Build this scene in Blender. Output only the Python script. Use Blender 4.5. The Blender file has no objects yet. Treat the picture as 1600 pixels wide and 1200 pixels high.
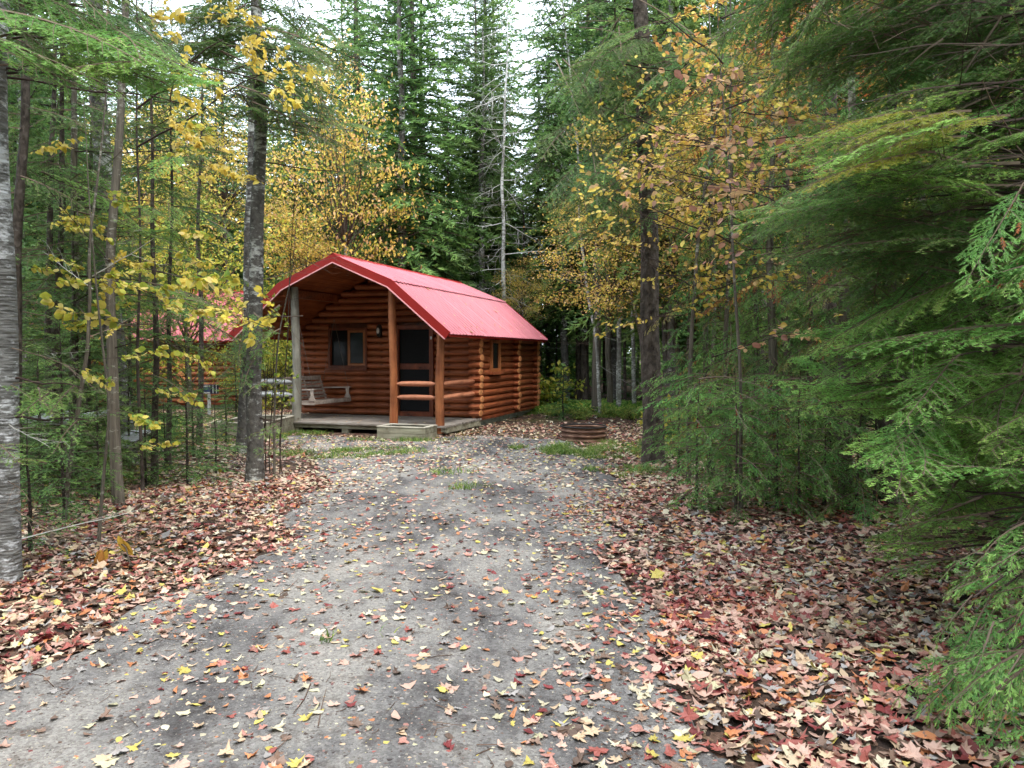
import bpy, math, random
import numpy as np
from mathutils import Vector, Matrix, Euler

random.seed(7)
R = np.random.default_rng(11)
S = bpy.context.scene
COL = S.collection

# ------------------------------------------------------------------ camera, sky, sun, exposure
PITCH = math.radians(2.24)
EYE = Vector((0.0, 0.0, 1.5))
cd = bpy.data.cameras.new('camera')
cd.sensor_width = 36.0
cd.lens = 27.0
cd.clip_start = 0.05
cd.clip_end = 600.0
cam = bpy.data.objects.new('camera', cd)
cam.location = EYE
cam.rotation_euler = (math.radians(90) - PITCH, 0, 0)
COL.objects.link(cam)
S.camera = cam

SUN_EL, SUN_AZ = math.radians(61), math.radians(150)   # azimuth measured clockwise from +Y
W = bpy.data.worlds.new('World')
S.world = W
W.use_nodes = True
nt = W.node_tree
nt.nodes.clear()
sky = nt.nodes.new('ShaderNodeTexSky')
sky.sky_type = 'NISHITA'
sky.sun_disc = False
sky.sun_elevation = SUN_EL
sky.sun_rotation = SUN_AZ
sky.dust_density = 3.0
sky.air_density = 1.0
mixc = nt.nodes.new('ShaderNodeMix')
mixc.data_type = 'RGBA'
mixc.inputs['Factor'].default_value = 0.72
mixc.inputs[7].default_value = (9.6, 10.6, 11.8, 1)      # thin even cloud over the blue
bg = nt.nodes.new('ShaderNodeBackground')
bg.inputs['Strength'].default_value = 0.15
wo = nt.nodes.new('ShaderNodeOutputWorld')
nt.links.new(sky.outputs['Color'], mixc.inputs[6])
nt.links.new(mixc.outputs[2], bg.inputs['Color'])
nt.links.new(bg.outputs['Background'], wo.inputs['Surface'])

sl = bpy.data.lights.new('sun', 'SUN')
sl.energy = 1.25
sl.angle = math.radians(20)
sl.color = (1.0, 0.96, 0.91)
so = bpy.data.objects.new('sun', sl)
sd = Vector((math.sin(SUN_AZ) * math.cos(SUN_EL), math.cos(SUN_AZ) * math.cos(SUN_EL), math.sin(SUN_EL)))
so.rotation_euler = sd.to_track_quat('Z', 'Y').to_euler()
so.location = sd * 60
COL.objects.link(so)

S.view_settings.view_transform = 'Standard'
S.view_settings.look = 'None'
S.view_settings.exposure = 1.6
S.view_settings.gamma = 1.0
S.view_settings.use_curve_mapping = False
S.render.engine = 'CYCLES'
S.cycles.max_bounces = 5
S.cycles.diffuse_bounces = 4
S.cycles.glossy_bounces = 2
S.cycles.transmission_bounces = 4
S.cycles.adaptive_threshold = 0.025
S.cycles.use_light_tree = False
S.cycles.debug_use_spatial_splits = True
S.cycles.transparent_max_bounces = 8
S.cycles.use_denoising = True

F = 1200.0
def at(px, py, d):
    """world point on the photograph's ray through (px, py) at forward distance d"""
    x = (px - 800) / F; z = -(py - 600) / F
    y1 = math.cos(PITCH) + z * math.sin(PITCH); z1 = -math.sin(PITCH) + z * math.cos(PITCH)
    k = d / y1
    return Vector((x * k, d, EYE.z + z1 * k))

# ------------------------------------------------------------------ materials
MATS = {}
def srgb(r, g, b, k=1.0):
    f = lambda c: ((c / 255 / 12.92) if c / 255 <= .04045 else ((c / 255 + .055) / 1.055) ** 2.4) * k
    return (f(r), f(g), f(b))

def mat_base(name):
    m = bpy.data.materials.new(name)
    m.use_nodes = True
    n = m.node_tree
    n.nodes.clear()
    out = n.nodes.new('ShaderNodeOutputMaterial')
    return m, n, out

def N(n, t, **kw):
    x = n.nodes.new(t)
    for k, v in kw.items():
        setattr(x, k, v)
    return x

def ramp(n, stops, interp='LINEAR'):
    r = N(n, 'ShaderNodeValToRGB')
    r.color_ramp.interpolation = interp
    e = r.color_ramp.elements
    while len(e) > 1: e.remove(e[0])
    e[0].position = stops[0][0]; e[0].color = (*stops[0][1], 1)
    for p, c in stops[1:]:
        q = e.new(p); q.color = (*c, 1)
    return r

def coords(n, scale=(1, 1, 1), kind='Object'):
    tc = N(n, 'ShaderNodeTexCoord'); mp = N(n, 'ShaderNodeMapping')
    mp.inputs['Scale'].default_value = scale
    n.links.new(tc.outputs[kind], mp.inputs['Vector'])
    return mp.outputs['Vector']

def noise(n, vec, scale, detail=4, rough=.6):
    t = N(n, 'ShaderNodeTexNoise')
    t.inputs['Scale'].default_value = scale; t.inputs['Detail'].default_value = detail; t.inputs['Roughness'].default_value = rough
    n.links.new(vec, t.inputs['Vector'])
    return t.outputs['Fac']

def mixrgb(n, fac, a, b, mode='MIX'):
    m = N(n, 'ShaderNodeMix', data_type='RGBA', blend_type=mode)
    for s, v in ((m.inputs['Factor'], fac), (m.inputs[6], a), (m.inputs[7], b)):
        if hasattr(v, 'is_output') or hasattr(v, 'links'): n.links.new(v, s)
        elif isinstance(v, (int, float)): s.default_value = v
        else: s.default_value = (*v[:3], 1)
    return m.outputs[2]

def bump(n, h, strength, dist=.01):
    b = N(n, 'ShaderNodeBump'); b.inputs['Strength'].default_value = strength; b.inputs['Distance'].default_value = dist
    n.links.new(h, b.inputs['Height'])
    return b.outputs['Normal']

def pbsdf(n, out, col, rough=.7, spec=.3, normal=None, metal=0):
    p = N(n, 'ShaderNodeBsdfPrincipled')
    if hasattr(col, 'links'): n.links.new(col, p.inputs['Base Color'])
    else: p.inputs['Base Color'].default_value = (*col[:3], 1)
    if hasattr(rough, 'links'): n.links.new(rough, p.inputs['Roughness'])
    else: p.inputs['Roughness'].default_value = rough
    p.inputs['Specular IOR Level'].default_value = spec
    p.inputs['Metallic'].default_value = metal
    if normal is not None: n.links.new(normal, p.inputs['Normal'])
    if out is not None: n.links.new(p.outputs[0], out.inputs['Surface'])
    return p

def m_foliage(name, trans=.3, rough=.5, vary=.25, spec=.35):
    m, n, out = mat_base(name)
    a = N(n, 'ShaderNodeAttribute', attribute_name='col')
    oi = N(n, 'ShaderNodeObjectInfo')
    mr = N(n, 'ShaderNodeMapRange'); mr.inputs['To Min'].default_value = 1 - vary; mr.inputs['To Max'].default_value = 1 + vary
    n.links.new(oi.outputs['Random'], mr.inputs['Value'])
    hsv = N(n, 'ShaderNodeHueSaturation')
    mu = N(n, 'ShaderNodeMath', operation='MULTIPLY'); mu.inputs[1].default_value = 17.3; n.links.new(oi.outputs['Random'], mu.inputs[0])
    fr = N(n, 'ShaderNodeMath', operation='FRACT'); n.links.new(mu.outputs[0], fr.inputs[0])
    mh = N(n, 'ShaderNodeMapRange'); mh.inputs['To Min'].default_value = .5 - .11 * vary; mh.inputs['To Max'].default_value = .5 + .05 * vary
    n.links.new(fr.outputs[0], mh.inputs['Value']); n.links.new(mh.outputs[0], hsv.inputs['Hue'])
    n.links.new(a.outputs['Color'], hsv.inputs['Color']); n.links.new(mr.outputs[0], hsv.inputs['Value'])
    p = pbsdf(n, None, hsv.outputs[0], rough, spec)
    t = N(n, 'ShaderNodeBsdfTranslucent'); n.links.new(hsv.outputs[0], t.inputs['Color'])
    mx = N(n, 'ShaderNodeMixShader'); mx.inputs[0].default_value = trans
    n.links.new(p.outputs[0], mx.inputs[1]); n.links.new(t.outputs[0], mx.inputs[2]); n.links.new(mx.outputs[0], out.inputs['Surface'])
    return m

def m_wood(name, c1, c2, scale=(2, 2, 30), rough=.6, spec=.3, b=.3, ring=None, vary=.12):
    """long grain along local axis with the small scale number"""
    m, n, out = mat_base(name)
    v = coords(n, scale)
    f = noise(n, v, 1.0, 6, .65)
    r = ramp(n, [(.3, c1), (.7, c2)])
    n.links.new(f, r.inputs[0])
    oi = N(n, 'ShaderNodeObjectInfo')
    mr = N(n, 'ShaderNodeMapRange'); mr.inputs['To Min'].default_value = 1 - vary; mr.inputs['To Max'].default_value = 1 + vary
    n.links.new(oi.outputs['Random'], mr.inputs['Value'])
    hsv = N(n, 'ShaderNodeHueSaturation')
    n.links.new(r.outputs[0], hsv.inputs['Color']); n.links.new(mr.outputs[0], hsv.inputs['Value'])
    col = hsv.outputs[0]
    v2 = coords(n, (1, 1, 1))
    f2 = noise(n, v2, 3.0, 4, .6)
    r2 = ramp(n, [(.35, (.66, .62, .6)), (.6, (1, 1, 1))])
    n.links.new(f2, r2.inputs[0])
    col = mixrgb(n, 1.0, col, r2.outputs[0], 'MULTIPLY')
    kn = N(n, 'ShaderNodeTexVoronoi'); kn.inputs['Scale'].default_value = 4.5; n.links.new(coords(n, (.7, 1, 1)), kn.inputs['Vector'])
    rk = ramp(n, [(.05, (.3, .24, .2)), (.11, (.75, .7, .66)), (.16, (1, 1, 1))]); n.links.new(kn.outputs['Distance'], rk.inputs[0])
    col = mixrgb(n, .8, col, rk.outputs[0], 'MULTIPLY')
    ck = noise(n, coords(n, tuple(q * 2.2 for q in scale)), 1.0, 3, .5)
    rc_ = ramp(n, [(.30, (.42, .36, .33)), (.345, (1, 1, 1))]); n.links.new(ck, rc_.inputs[0])
    col = mixrgb(n, .7, col, rc_.outputs[0], 'MULTIPLY')
    pbsdf(n, out, col, rough, spec, bump(n, f, b, .006))
    return m

def m_bark(name, c1, c2, lich, lich_amt=.35, vert=3.0, hor=12.0, bscale=1.0):
    """bark: stretched noise, furrows and lichen flecks"""
    m, n, out = mat_base(name)
    v = coords(n, (hor, hor, vert))
    f = noise(n, v, 1.6, 8, .7)
    r = ramp(n, [(.32, c1), (.68, c2)]); n.links.new(f, r.inputs[0])
    v2 = coords(n, (10, 10, 22))
    f2 = noise(n, v2, 1.0, 5, .7)
    v3 = coords(n, (1.2, 1.2, .9))
    f3 = noise(n, v3, 1.0, 3, .5)
    ad = N(n, 'ShaderNodeMath', operation='ADD'); n.links.new(f2, ad.inputs[0]); n.links.new(f3, ad.inputs[1])
    r2 = ramp(n, [(1.18 / 2 - lich_amt * .22, (0, 0, 0)), (1.3 / 2 - lich_amt * .22, (1, 1, 1))])
    hf = N(n, 'ShaderNodeMath', operation='MULTIPLY'); n.links.new(ad.outputs[0], hf.inputs[0]); hf.inputs[1].default_value = .5
    n.links.new(hf.outputs[0], r2.inputs[0])
    col = mixrgb(n, r2.outputs[0], r.outputs[0], lich)
    vo = N(n, 'ShaderNodeTexVoronoi'); vo.inputs['Scale'].default_value = 2.2
    n.links.new(v, vo.inputs['Vector'])
    am = N(n, 'ShaderNodeMath', operation='ADD'); n.links.new(f, am.inputs[0]); n.links.new(vo.outputs['Distance'], am.inputs[1])
    pbsdf(n, out, col, .85, .15, bump(n, am.outputs[0], .7 * bscale, .015))
    return m

def m_plain(name, col, rough=.6, spec=.3, metal=0, var=.15, sc=8, b=.1):
    m, n, out = mat_base(name)
    f = noise(n, coords(n), sc, 5, .6)
    r = ramp(n, [(.3, tuple(c * (1 - var) for c in col)), (.7, tuple(min(1, c * (1 + var)) for c in col))]); n.links.new(f, r.inputs[0])
    pbsdf(n, out, r.outputs[0], rough, spec, bump(n, f, b, .005), metal)
    return m

M = {}
M['needle'] = m_foliage('needles', .42, .5, .26, .3)
M['leaf'] = m_foliage('leaves', .45, .45, .12, .3)
M['twig'] = m_foliage('twigs', 0, .8, .15, .1)
M['bark_dark'] = m_bark('bark_dark', srgb(40, 34, 30), srgb(104, 94, 86), srgb(132, 132, 122), .02, 5, 9, 2.2)
M['bark_grey'] = m_bark('bark_grey', srgb(72, 66, 58), srgb(122, 114, 102), srgb(166, 164, 152), .26, 1.2, 22)
M['bark_fir'] = m_bark('bark_fir', srgb(62, 58, 56), srgb(116, 112, 106), srgb(186, 186, 180), .3, 7, 9)
M['bark_birch'] = m_bark('bark_birch', srgb(72, 70, 68), srgb(138, 138, 135), srgb(198, 200, 202), .42, 26, 5)
M['bark_pale'] = m_bark('bark_pale', srgb(104, 102, 96), srgb(160, 158, 150), srgb(205, 205, 200), .5, 4, 9)
M['log'] = m_wood('stained_log', srgb(104, 50, 27), srgb(174, 100, 62), (1.2, 22, 22), .5, .3, .25)
M['log_end'] = m_plain('sawn_log_end', srgb(196, 132, 86), .7, .2, 0, .25, 30)
M['post_brown'] = m_wood('post_brown', srgb(120, 62, 32), srgb(176, 112, 70), (16, 16, 1.2), .6, .3, .4)
M['post_grey'] = m_wood('post_grey', srgb(104, 100, 90), srgb(160, 158, 146), (16, 16, 1.4), .8, .2, .5)
M['rail_brown'] = m_wood('rail_brown', srgb(150, 84, 56), srgb(196, 134, 102), (1.2, 16, 16), .5, .35, .3)
M['rail_grey'] = m_wood('rail_grey', srgb(134, 136, 134), srgb(184, 187, 187), (1.2, 16, 16), .7, .3, .3)
M['deck'] = m_wood('deck_board', srgb(120, 112, 104), srgb(170, 162, 152), (1.2, 14, 14), .75, .25, .4)
M['timber'] = m_wood('weathered_timber', srgb(112, 108, 90), srgb(168, 164, 144), (1.6, 14, 14), .85, .15, .5)
M['timber_top'] = m_wood('pale_timber_cap', srgb(168, 162, 146), srgb(214, 208, 190), (1.6, 14, 14), .85, .15, .3)
M['swing'] = m_wood('weathered_swing', srgb(158, 142, 130), srgb(206, 192, 180), (2, 18, 18), .7, .25, .3)
M['soffit'] = m_wood('soffit_board', srgb(120, 56, 24), srgb(176, 98, 52), (14, 1.2, 14), .6, .3, .3)
M['red_metal'] = m_plain('red_trim', srgb(140, 30, 24), .55, .25, 0, .06, 3, .02)
M['trim_pale'] = m_plain('pale_edge_trim', srgb(226, 160, 160), .4, .5, 0, .05, 3, .02)
M['black'] = m_plain('black_iron', (.012, .012, .012), .5, .4)
M['screen'] = m_plain('dark_screen', (.010, .010, .011), .7, .15, 0, .3, 60, .1)
M['steel'] = m_plain('dull_steel', (.5, .5, .48), .4, .5, .8)
M['dark_wood'] = m_wood('dark_trim', srgb(92, 40, 18), srgb(132, 66, 34), (8, 8, 2), .5, .4, .2)
M['mid_wood'] = m_wood('sash_wood', srgb(138, 78, 40), srgb(176, 112, 66), (8, 8, 2), .5, .4, .2)
M['concrete'] = m_plain('old_concrete', srgb(128, 132, 118), .9, .15, 0, .25, 6, .4)
M['soil'] = m_plain('potting_soil', srgb(62, 50, 40), .95, .1, 0, .5, 20, .9)
M['ash'] = m_plain('ash', srgb(120, 116, 112), .95, .1, 0, .4, 14, .8)
M['bulb'] = m_plain('frosted_glass', (.75, .72, .65), .25, .5, 0, .03)
M['chain'] = m_plain('chain', (.16, .13, .11), .5, .5, .6)
M['blue'] = m_plain('blue_enamel', srgb(52, 74, 120), .35, .5, 0, .2, 20)
M['white_paint'] = m_plain('white_paint', srgb(205, 208, 212), .4, .5, 0, .08, 8)
M['navy'] = m_plain('navy_enamel', srgb(28, 36, 58), .35, .5, 0, .2, 20)

def glass():
    m, n, out = mat_base('window_glass')
    p = pbsdf(n, out, (.006, .008, .008), .12, .22)
    return m
M['glass'] = glass()

def roof_red():
    m, n, out = mat_base('roof_sheet_red')
    v = coords(n, (1, 1, 1))
    f = noise(n, v, 1.3, 5, .6)
    r = ramp(n, [(.3, srgb(164, 72, 84)), (.7, srgb(188, 102, 112))]); n.links.new(f, r.inputs[0])
    f2 = noise(n, coords(n, (1, 1, 1)), 26, 3, .6)
    r2 = ramp(n, [(.66, (1, 1, 1)), (.74, (.62, .52, .44))]); n.links.new(f2, r2.inputs[0])
    col = mixrgb(n, 1.0, r.outputs[0], r2.outputs[0], 'MULTIPLY')
    rr = ramp(n, [(.3, (.5, .5, .5)), (.7, (.66, .66, .66))]); n.links.new(f, rr.inputs[0])
    p = pbsdf(n, out, col, rr.outputs[0], .6, bump(n, f, .08, .01))
    p.inputs['Coat Weight'].default_value = .25
    p.inputs['Coat Roughness'].default_value = .55
    return m
M['roof'] = roof_red()

def rust():
    m, n, out = mat_base('rusty_steel')
    v = coords(n, (3, 3, 14))
    f = noise(n, v, 2.0, 7, .65)
    r = ramp(n, [(.28, srgb(58, 40, 34)), (.5, srgb(112, 82, 68)), (.72, srgb(168, 134, 112))]); n.links.new(f, r.inputs[0])
    pbsdf(n, out, r.outputs[0], .75, .3, bump(n, f, .4, .004), .25)
    return m
M['rust'] = rust()

def forest_floor():
    m, n, out = mat_base('forest_floor')
    v = coords(n, (1, 1, 1))
    vo = N(n, 'ShaderNodeTexVoronoi'); vo.inputs['Scale'].default_value = 16; vo.inputs['Randomness'].default_value = 1
    wv = N(n, 'ShaderNodeTexNoise'); wv.inputs['Scale'].default_value = 12
    n.links.new(v, wv.inputs['Vector'])
    vv = mixrgb(n, .08, v, wv.outputs['Color'])
    n.links.new(vv, vo.inputs['Vector'])
    sep = N(n, 'ShaderNodeSeparateColor'); n.links.new(vo.outputs['Color'], sep.inputs[0])
    r = ramp(n, [(0, srgb(52, 42, 36)), (.3, srgb(84, 68, 58)), (.5, srgb(112, 88, 74)), (.66, srgb(66, 54, 46)), (.8, srgb(140, 114, 94)), (.92, srgb(104, 70, 60))], 'CONSTANT')
    n.links.new(sep.outputs[0], r.inputs[0])
    f = noise(n, v, 40, 6, .7)
    r2 = ramp(n, [(.3, (.5, .46, .44)), (.7, (1.1, 1.1, 1.1))]); n.links.new(f, r2.inputs[0])
    col = mixrgb(n, 1.0, r.outputs[0], r2.outputs[0], 'MULTIPLY')
    # soft green moss and grass stain
    f3 = noise(n, v, .45, 4, .6)
    r3 = ramp(n, [(.55, (0, 0, 0)), (.68, (.45, .45, .45))]); n.links.new(f3, r3.inputs[0])
    col = mixrgb(n, r3.outputs[0], col, srgb(78, 92, 42))
    h = N(n, 'ShaderNodeMath', operation='ADD'); n.links.new(sep.outputs[1], h.inputs[0]); n.links.new(f, h.inputs[1])
    pbsdf(n, out, col, .9, .2, bump(n, h.outputs[0], .7, .02))
    return m
M['floor'] = forest_floor()

def gravel():
    m, n, out = mat_base('packed_gravel')
    v = coords(n, (1, 1, 1))
    f = noise(n, coords(n, (1.5, .75, 1)), .9, 7, .66)                      # wet / dry patches
    r = ramp(n, [(.38, srgb(84, 81, 80)), (.47, srgb(119, 116, 114)), (.56, srgb(148, 144, 138)), (.68, srgb(164, 158, 150))]); n.links.new(f, r.inputs[0])
    vo = N(n, 'ShaderNodeTexVoronoi'); vo.inputs['Scale'].default_value = 85; n.links.new(v, vo.inputs['Vector'])
    sep = N(n, 'ShaderNodeSeparateColor'); n.links.new(vo.outputs['Color'], sep.inputs[0])
    r2 = ramp(n, [(0, (.62, .6, .6)), (.35, (.86, .86, .86)), (.75, (1.0, 1.0, 1.0)), (.95, (1.14, 1.12, 1.08))], 'CONSTANT'); n.links.new(sep.outputs[0], r2.inputs[0])
    col = mixrgb(n, .8, r.outputs[0], r2.outputs[0], 'MULTIPLY')
    f4 = noise(n, v, 190, 3, .7)
    r4 = ramp(n, [(.32, (.6, .6, .6)), (.62, (1.1, 1.1, 1.1))]); n.links.new(f4, r4.inputs[0])
    col = mixrgb(n, .7, col, r4.outputs[0], 'MULTIPLY')
    f5 = noise(n, v, 6.5, 8, .72)                     # dark crumbs of leaf mould
    r5 = ramp(n, [(.53, (1, 1, 1)), (.64, (.5, .45, .43))]); n.links.new(f5, r5.inputs[0])
    col = mixrgb(n, .8, col, r5.outputs[0], 'MULTIPLY')
    a = N(n, 'ShaderNodeMath', operation='SUBTRACT'); n.links.new(f4, a.inputs[0]); n.links.new(vo.outputs['Distance'], a.inputs[1])
    pbsdf(n, out, col, .85, .25, bump(n, a.outputs[0], .6, .008))
    return m
M['gravel'] = gravel()

PAL = [srgb(212, 174, 156), srgb(190, 136, 122), srgb(164, 92, 82), srgb(128, 56, 56), srgb(206, 136, 92), srgb(224, 212, 182),
       srgb(212, 194, 104), srgb(168, 162, 158), srgb(140, 114, 98), srgb(204, 196, 160), srgb(212, 184, 152), srgb(104, 84, 72)]
PALW = np.array([.16, .14, .09, .065, .07, .075, .035, .09, .12, .035, .11, .07])
PALW = PALW / PALW.sum()
PAL = np.array(PAL)

def m_leafobj():
    m, n, out = mat_base('single_leaf')
    oi = N(n, 'ShaderNodeObjectInfo')
    stops, acc = [], 0
    w = PALW.copy(); w[6] *= 1.5; w[2] *= 1.3; w[11] *= .6; w /= w.sum()
    for c, q in zip(PAL, w):
        stops.append((min(acc, .999), tuple(c * .88))); acc += q
    r = ramp(n, stops, 'CONSTANT'); n.links.new(oi.outputs['Random'], r.inputs[0])
    f = noise(n, coords(n), 40, 4, .6)
    r2 = ramp(n, [(.3, (.68, .62, .6)), (.6, (1, 1, 1))]); n.links.new(f, r2.inputs[0])
    col = mixrgb(n, .8, r.outputs[0], r2.outputs[0], 'MULTIPLY')
    pbsdf(n, out, col, .5, .35, bump(n, f, .2, .003))
    return m
M['leafobj'] = m_leafobj()
M['litter'] = m_foliage('litter_leaves', .1, .5, 0, .3)
M['grass'] = m_foliage('grass_blades', .3, .5, 0, .3)

# ------------------------------------------------------------------ object helpers
def prop(o, label=None, cat=None, group=None, kind=None):
    if label: o['label'] = label
    if cat: o['category'] = cat
    if group: o['group'] = group
    if kind: o['kind'] = kind
    return o

def empty(name, loc=(0, 0, 0), rot=(0, 0, 0), **k):
    o = bpy.data.objects.new(name, None)
    o.location = loc; o.rotation_euler = rot; o.empty_display_size = .1
    COL.objects.link(o)
    return prop(o, **k)

def link(name, me, parent=None, mw=None, **k):
    o = bpy.data.objects.new(name, me)
    COL.objects.link(o)
    if parent is not None: o.parent = parent
    if mw is not None: o.matrix_basis = mw
    return prop(o, **k)

def copy_tree(o, parent=None):
    c = o.copy(); COL.objects.link(c); c.parent = parent
    for ch in KIDS(o): copy_tree(ch, c)
    return c
def KIDS(o):
    return [x for x in o.children]

def mesh_soup(name, T, C, MI, mats):
    """mesh from a triangle soup: T (n,3,3), C (n,3) colours, MI (n) material slots"""
    n = len(T)
    me = bpy.data.meshes.new(name)
    me.vertices.add(n * 3); me.loops.add(n * 3); me.polygons.add(n)
    me.vertices.foreach_set('co', np.ascontiguousarray(T, dtype=np.float32).ravel())
    me.loops.foreach_set('vertex_index', np.arange(n * 3, dtype=np.int32))
    me.polygons.foreach_set('loop_start', np.arange(0, n * 3, 3, dtype=np.int32))
    me.polygons.foreach_set('loop_total', np.full(n, 3, dtype=np.int32))
    me.polygons.foreach_set('material_index', np.asarray(MI, dtype=np.int32))
    a = me.attributes.new('col', 'FLOAT_COLOR', 'FACE')
    cc = np.ones((n, 4), dtype=np.float32); cc[:, :3] = C
    a.data.foreach_set('color', cc.ravel())
    for m in mats: me.materials.append(m)
    me.update(calc_edges=True)
    return me

def mesh_py(name, V, Fc, mat, smooth=False, mi=None):
    me = bpy.data.meshes.new(name)
    me.from_pydata([tuple(v) for v in V], [], Fc)
    for m in (mat if isinstance(mat, (list, tuple)) else [mat]): me.materials.append(m)
    if mi is not None: me.polygons.foreach_set('material_index', mi)
    if smooth: me.polygons.foreach_set('use_smooth', [True] * len(me.polygons))
    me.update()
    return me

class MB:
    """collects boxes, tubes and prisms into one mesh"""
    def __init__(s): s.V, s.F = [], []
    def add(s, V, Fc):
        o = len(s.V); s.V += [tuple(v) for v in V]; s.F += [tuple(i + o for i in f) for f in Fc]; return s
    def box(s, x0, x1, y0, y1, z0, z1, c=.004):
        # chamfered vertical edges keep silhouettes from being razor sharp
        c = min(c, (x1 - x0) / 3, (y1 - y0) / 3, (z1 - z0) / 3)
        V = []
        for z, k in ((z0, c), (z0 + c, 0), (z1 - c, 0), (z1, c)):
            a0, a1, b0, b1 = x0 + k, x1 - k, y0 + k, y1 - k
            V += [(a0 + c, b0, z), (a1 - c, b0, z), (a1, b0 + c, z), (a1, b1 - c, z), (a1 - c, b1, z), (a0 + c, b1, z), (a0, b1 - c, z), (a0, b0 + c, z)]
        Fc = [tuple(range(7, -1, -1)), tuple(range(24, 32))]
        for r in range(3):
            for i in range(8):
                j = (i + 1) % 8
                Fc.append((r * 8 + i, r * 8 + j, r * 8 + 8 + j, r * 8 + 8 + i))
        return s.add(V, Fc)
    def tube(s, pts, rad, n=10, caps=True, ell=1.0):
        pts = [Vector(p) for p in pts]
        V, Fc = [], []
        up = Vector((0, 0, 1))
        for i, p in enumerate(pts):
            d = (pts[min(i + 1, len(pts) - 1)] - pts[max(i - 1, 0)]).normalized()
            a = d.cross(up if abs(d.z) < .9 else Vector((1, 0, 0))).normalized(); b = a.cross(d)
            r = rad[i] if hasattr(rad, '__len__') else rad
            for k in range(n):
                t = 2 * math.pi * k / n
                V.append(p + a * math.cos(t) * r + b * math.sin(t) * r * ell)
        for i in range(len(pts) - 1):
            for k in range(n):
                j = (k + 1) % n
                Fc.append((i * n + k, i * n + j, (i + 1) * n + j, (i + 1) * n + k))
        if caps:
            Fc.append(tuple(range(n - 1, -1, -1))); Fc.append(tuple((len(pts) - 1) * n + k for k in range(n)))
        return s.add(V, Fc)
    def prism(s, prof, y0, y1, axis='y'):
        """profile [(a,b)] extruded along an axis"""
        n = len(prof); V = []
        for t in (y0, y1):
            for a, b in prof:
                V.append({'y': (a, t, b), 'x': (t, a, b), 'z': (a, b, t)}[axis])
        Fc = [tuple(range(n)), tuple(range(2 * n - 1, n - 1, -1))]
        for i in range(n):
            j = (i + 1) % n
            Fc.append((i, i + n, j + n, j))
        return s.add(V, Fc)
    def mesh(s, name, mat, smooth=False):
        me = mesh_py(name, s.V, s.F, mat, smooth)
        if smooth:
            try: me.set_sharp_from_angle(angle=math.radians(50))
            except Exception: pass
        return me
    def obj(s, name, mat, parent=None, smooth=False, mw=None, **k):
        return link(name, s.mesh(name, mat, smooth), parent, mw, **k)

# ------------------------------------------------------------------ ground
def vnoise(x, y, sc, seed=0):
    g = np.random.default_rng(seed)
    out = 0
    for i in range(6):
        a = g.uniform(0, 6.28); k = sc * g.uniform(.6, 1.7); ph = g.uniform(0, 6.28)
        out = out + np.sin((x * math.cos(a) + y * math.sin(a)) * k + ph)
    return out / 6

_EY = np.array([-6, 0, 2.8, 3.55, 4.03, 4.77, 6.06, 7.93, 10.8, 12.2, 13.2, 14.5, 30])
_EL = np.array([-3.2, -2.9, -2.6, -2.42, -2.18, -2.0, -1.87, -2.05, -2.6, -3.4, -4.0, -4.2, -4.2])
_RY = np.array([-6, 0, 2.78, 3.0, 4.03, 5.19, 6.74, 8.7, 11.5, 13.1, 14.5, 30])
_ER = np.array([1.6, 1.2, .85, .78, .70, .72, .86, 1.25, 1.25, .9, .3, .3])
def edges(y):
    w = .10 * np.sin(y * 2.3) + .06 * np.sin(y * 5.1 + 1)
    return np.interp(y, _EY, _EL) + w, np.interp(y, _RY, _ER) + .09 * np.sin(y * 2.9 + 2) + .05 * np.sin(y * 6.3)
def inside(x, y):
    l, r = edges(y)
    v = np.minimum(x - l, r - x)
    v = np.minimum(v, 13.7 - y - .25 * np.sin(x * 2.1))
    return v + .12 * vnoise(x, y, 6.0, 3)
def hgt(x, y):
    x = np.asarray(x, float); y = np.asarray(y, float)
    s = np.clip(-inside(x, y) / .8, 0, 1)
    far = np.clip((np.hypot(x, y) - 28) / 60, 0, 1)
    calm = np.clip((y - 7.5) / 3, 0, 1) * np.clip((10 - np.abs(x)) / 2, 0, 1)
    l, r = edges(y); u = (x - l) / (r - l); rut = (np.exp(-((u - .25) / .09) ** 2) + np.exp(-((u - .77) / .09) ** 2)) * np.clip((12 - y) / 3, 0, 1)
    return (-.028 * rut + .05 * s * s * (3 - 2 * s) + .035 * vnoise(x, y, 1.1, 5) * (.3 + s)) * (1 - .92 * calm) + 1.2 * far * far
def h1(x, y): return float(hgt(x, y))

def grid_mesh(name, xs, ys, zf, mat, keep=None):
    X, Y = np.meshgrid(xs, ys); Z = zf(X, Y)
    V = np.stack([X, Y, Z], -1).reshape(-1, 3)
    nx = len(xs); Fc = []
    K = keep(X, Y) if keep is not None else None
    for j in range(len(ys) - 1):
        for i in range(nx - 1):
            if K is not None and not (K[j, i] or K[j + 1, i] or K[j, i + 1] or K[j + 1, i + 1]): continue
            a = j * nx + i
            Fc.append((a, a + 1, a + nx + 1, a + nx))
    return mesh_py(name, V, Fc, mat, True)

def spaced(a, b, lo, hi, fine, coarse):
    c = list(np.arange(lo, hi + 1e-6, fine)); x = lo; st = fine
    while x > a: st = min(st * 1.25, coarse); x -= st; c.insert(0, x)
    x = hi; st = fine
    while x < b: st = min(st * 1.25, coarse); x += st; c.append(x)
    return np.array(c)

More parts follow.
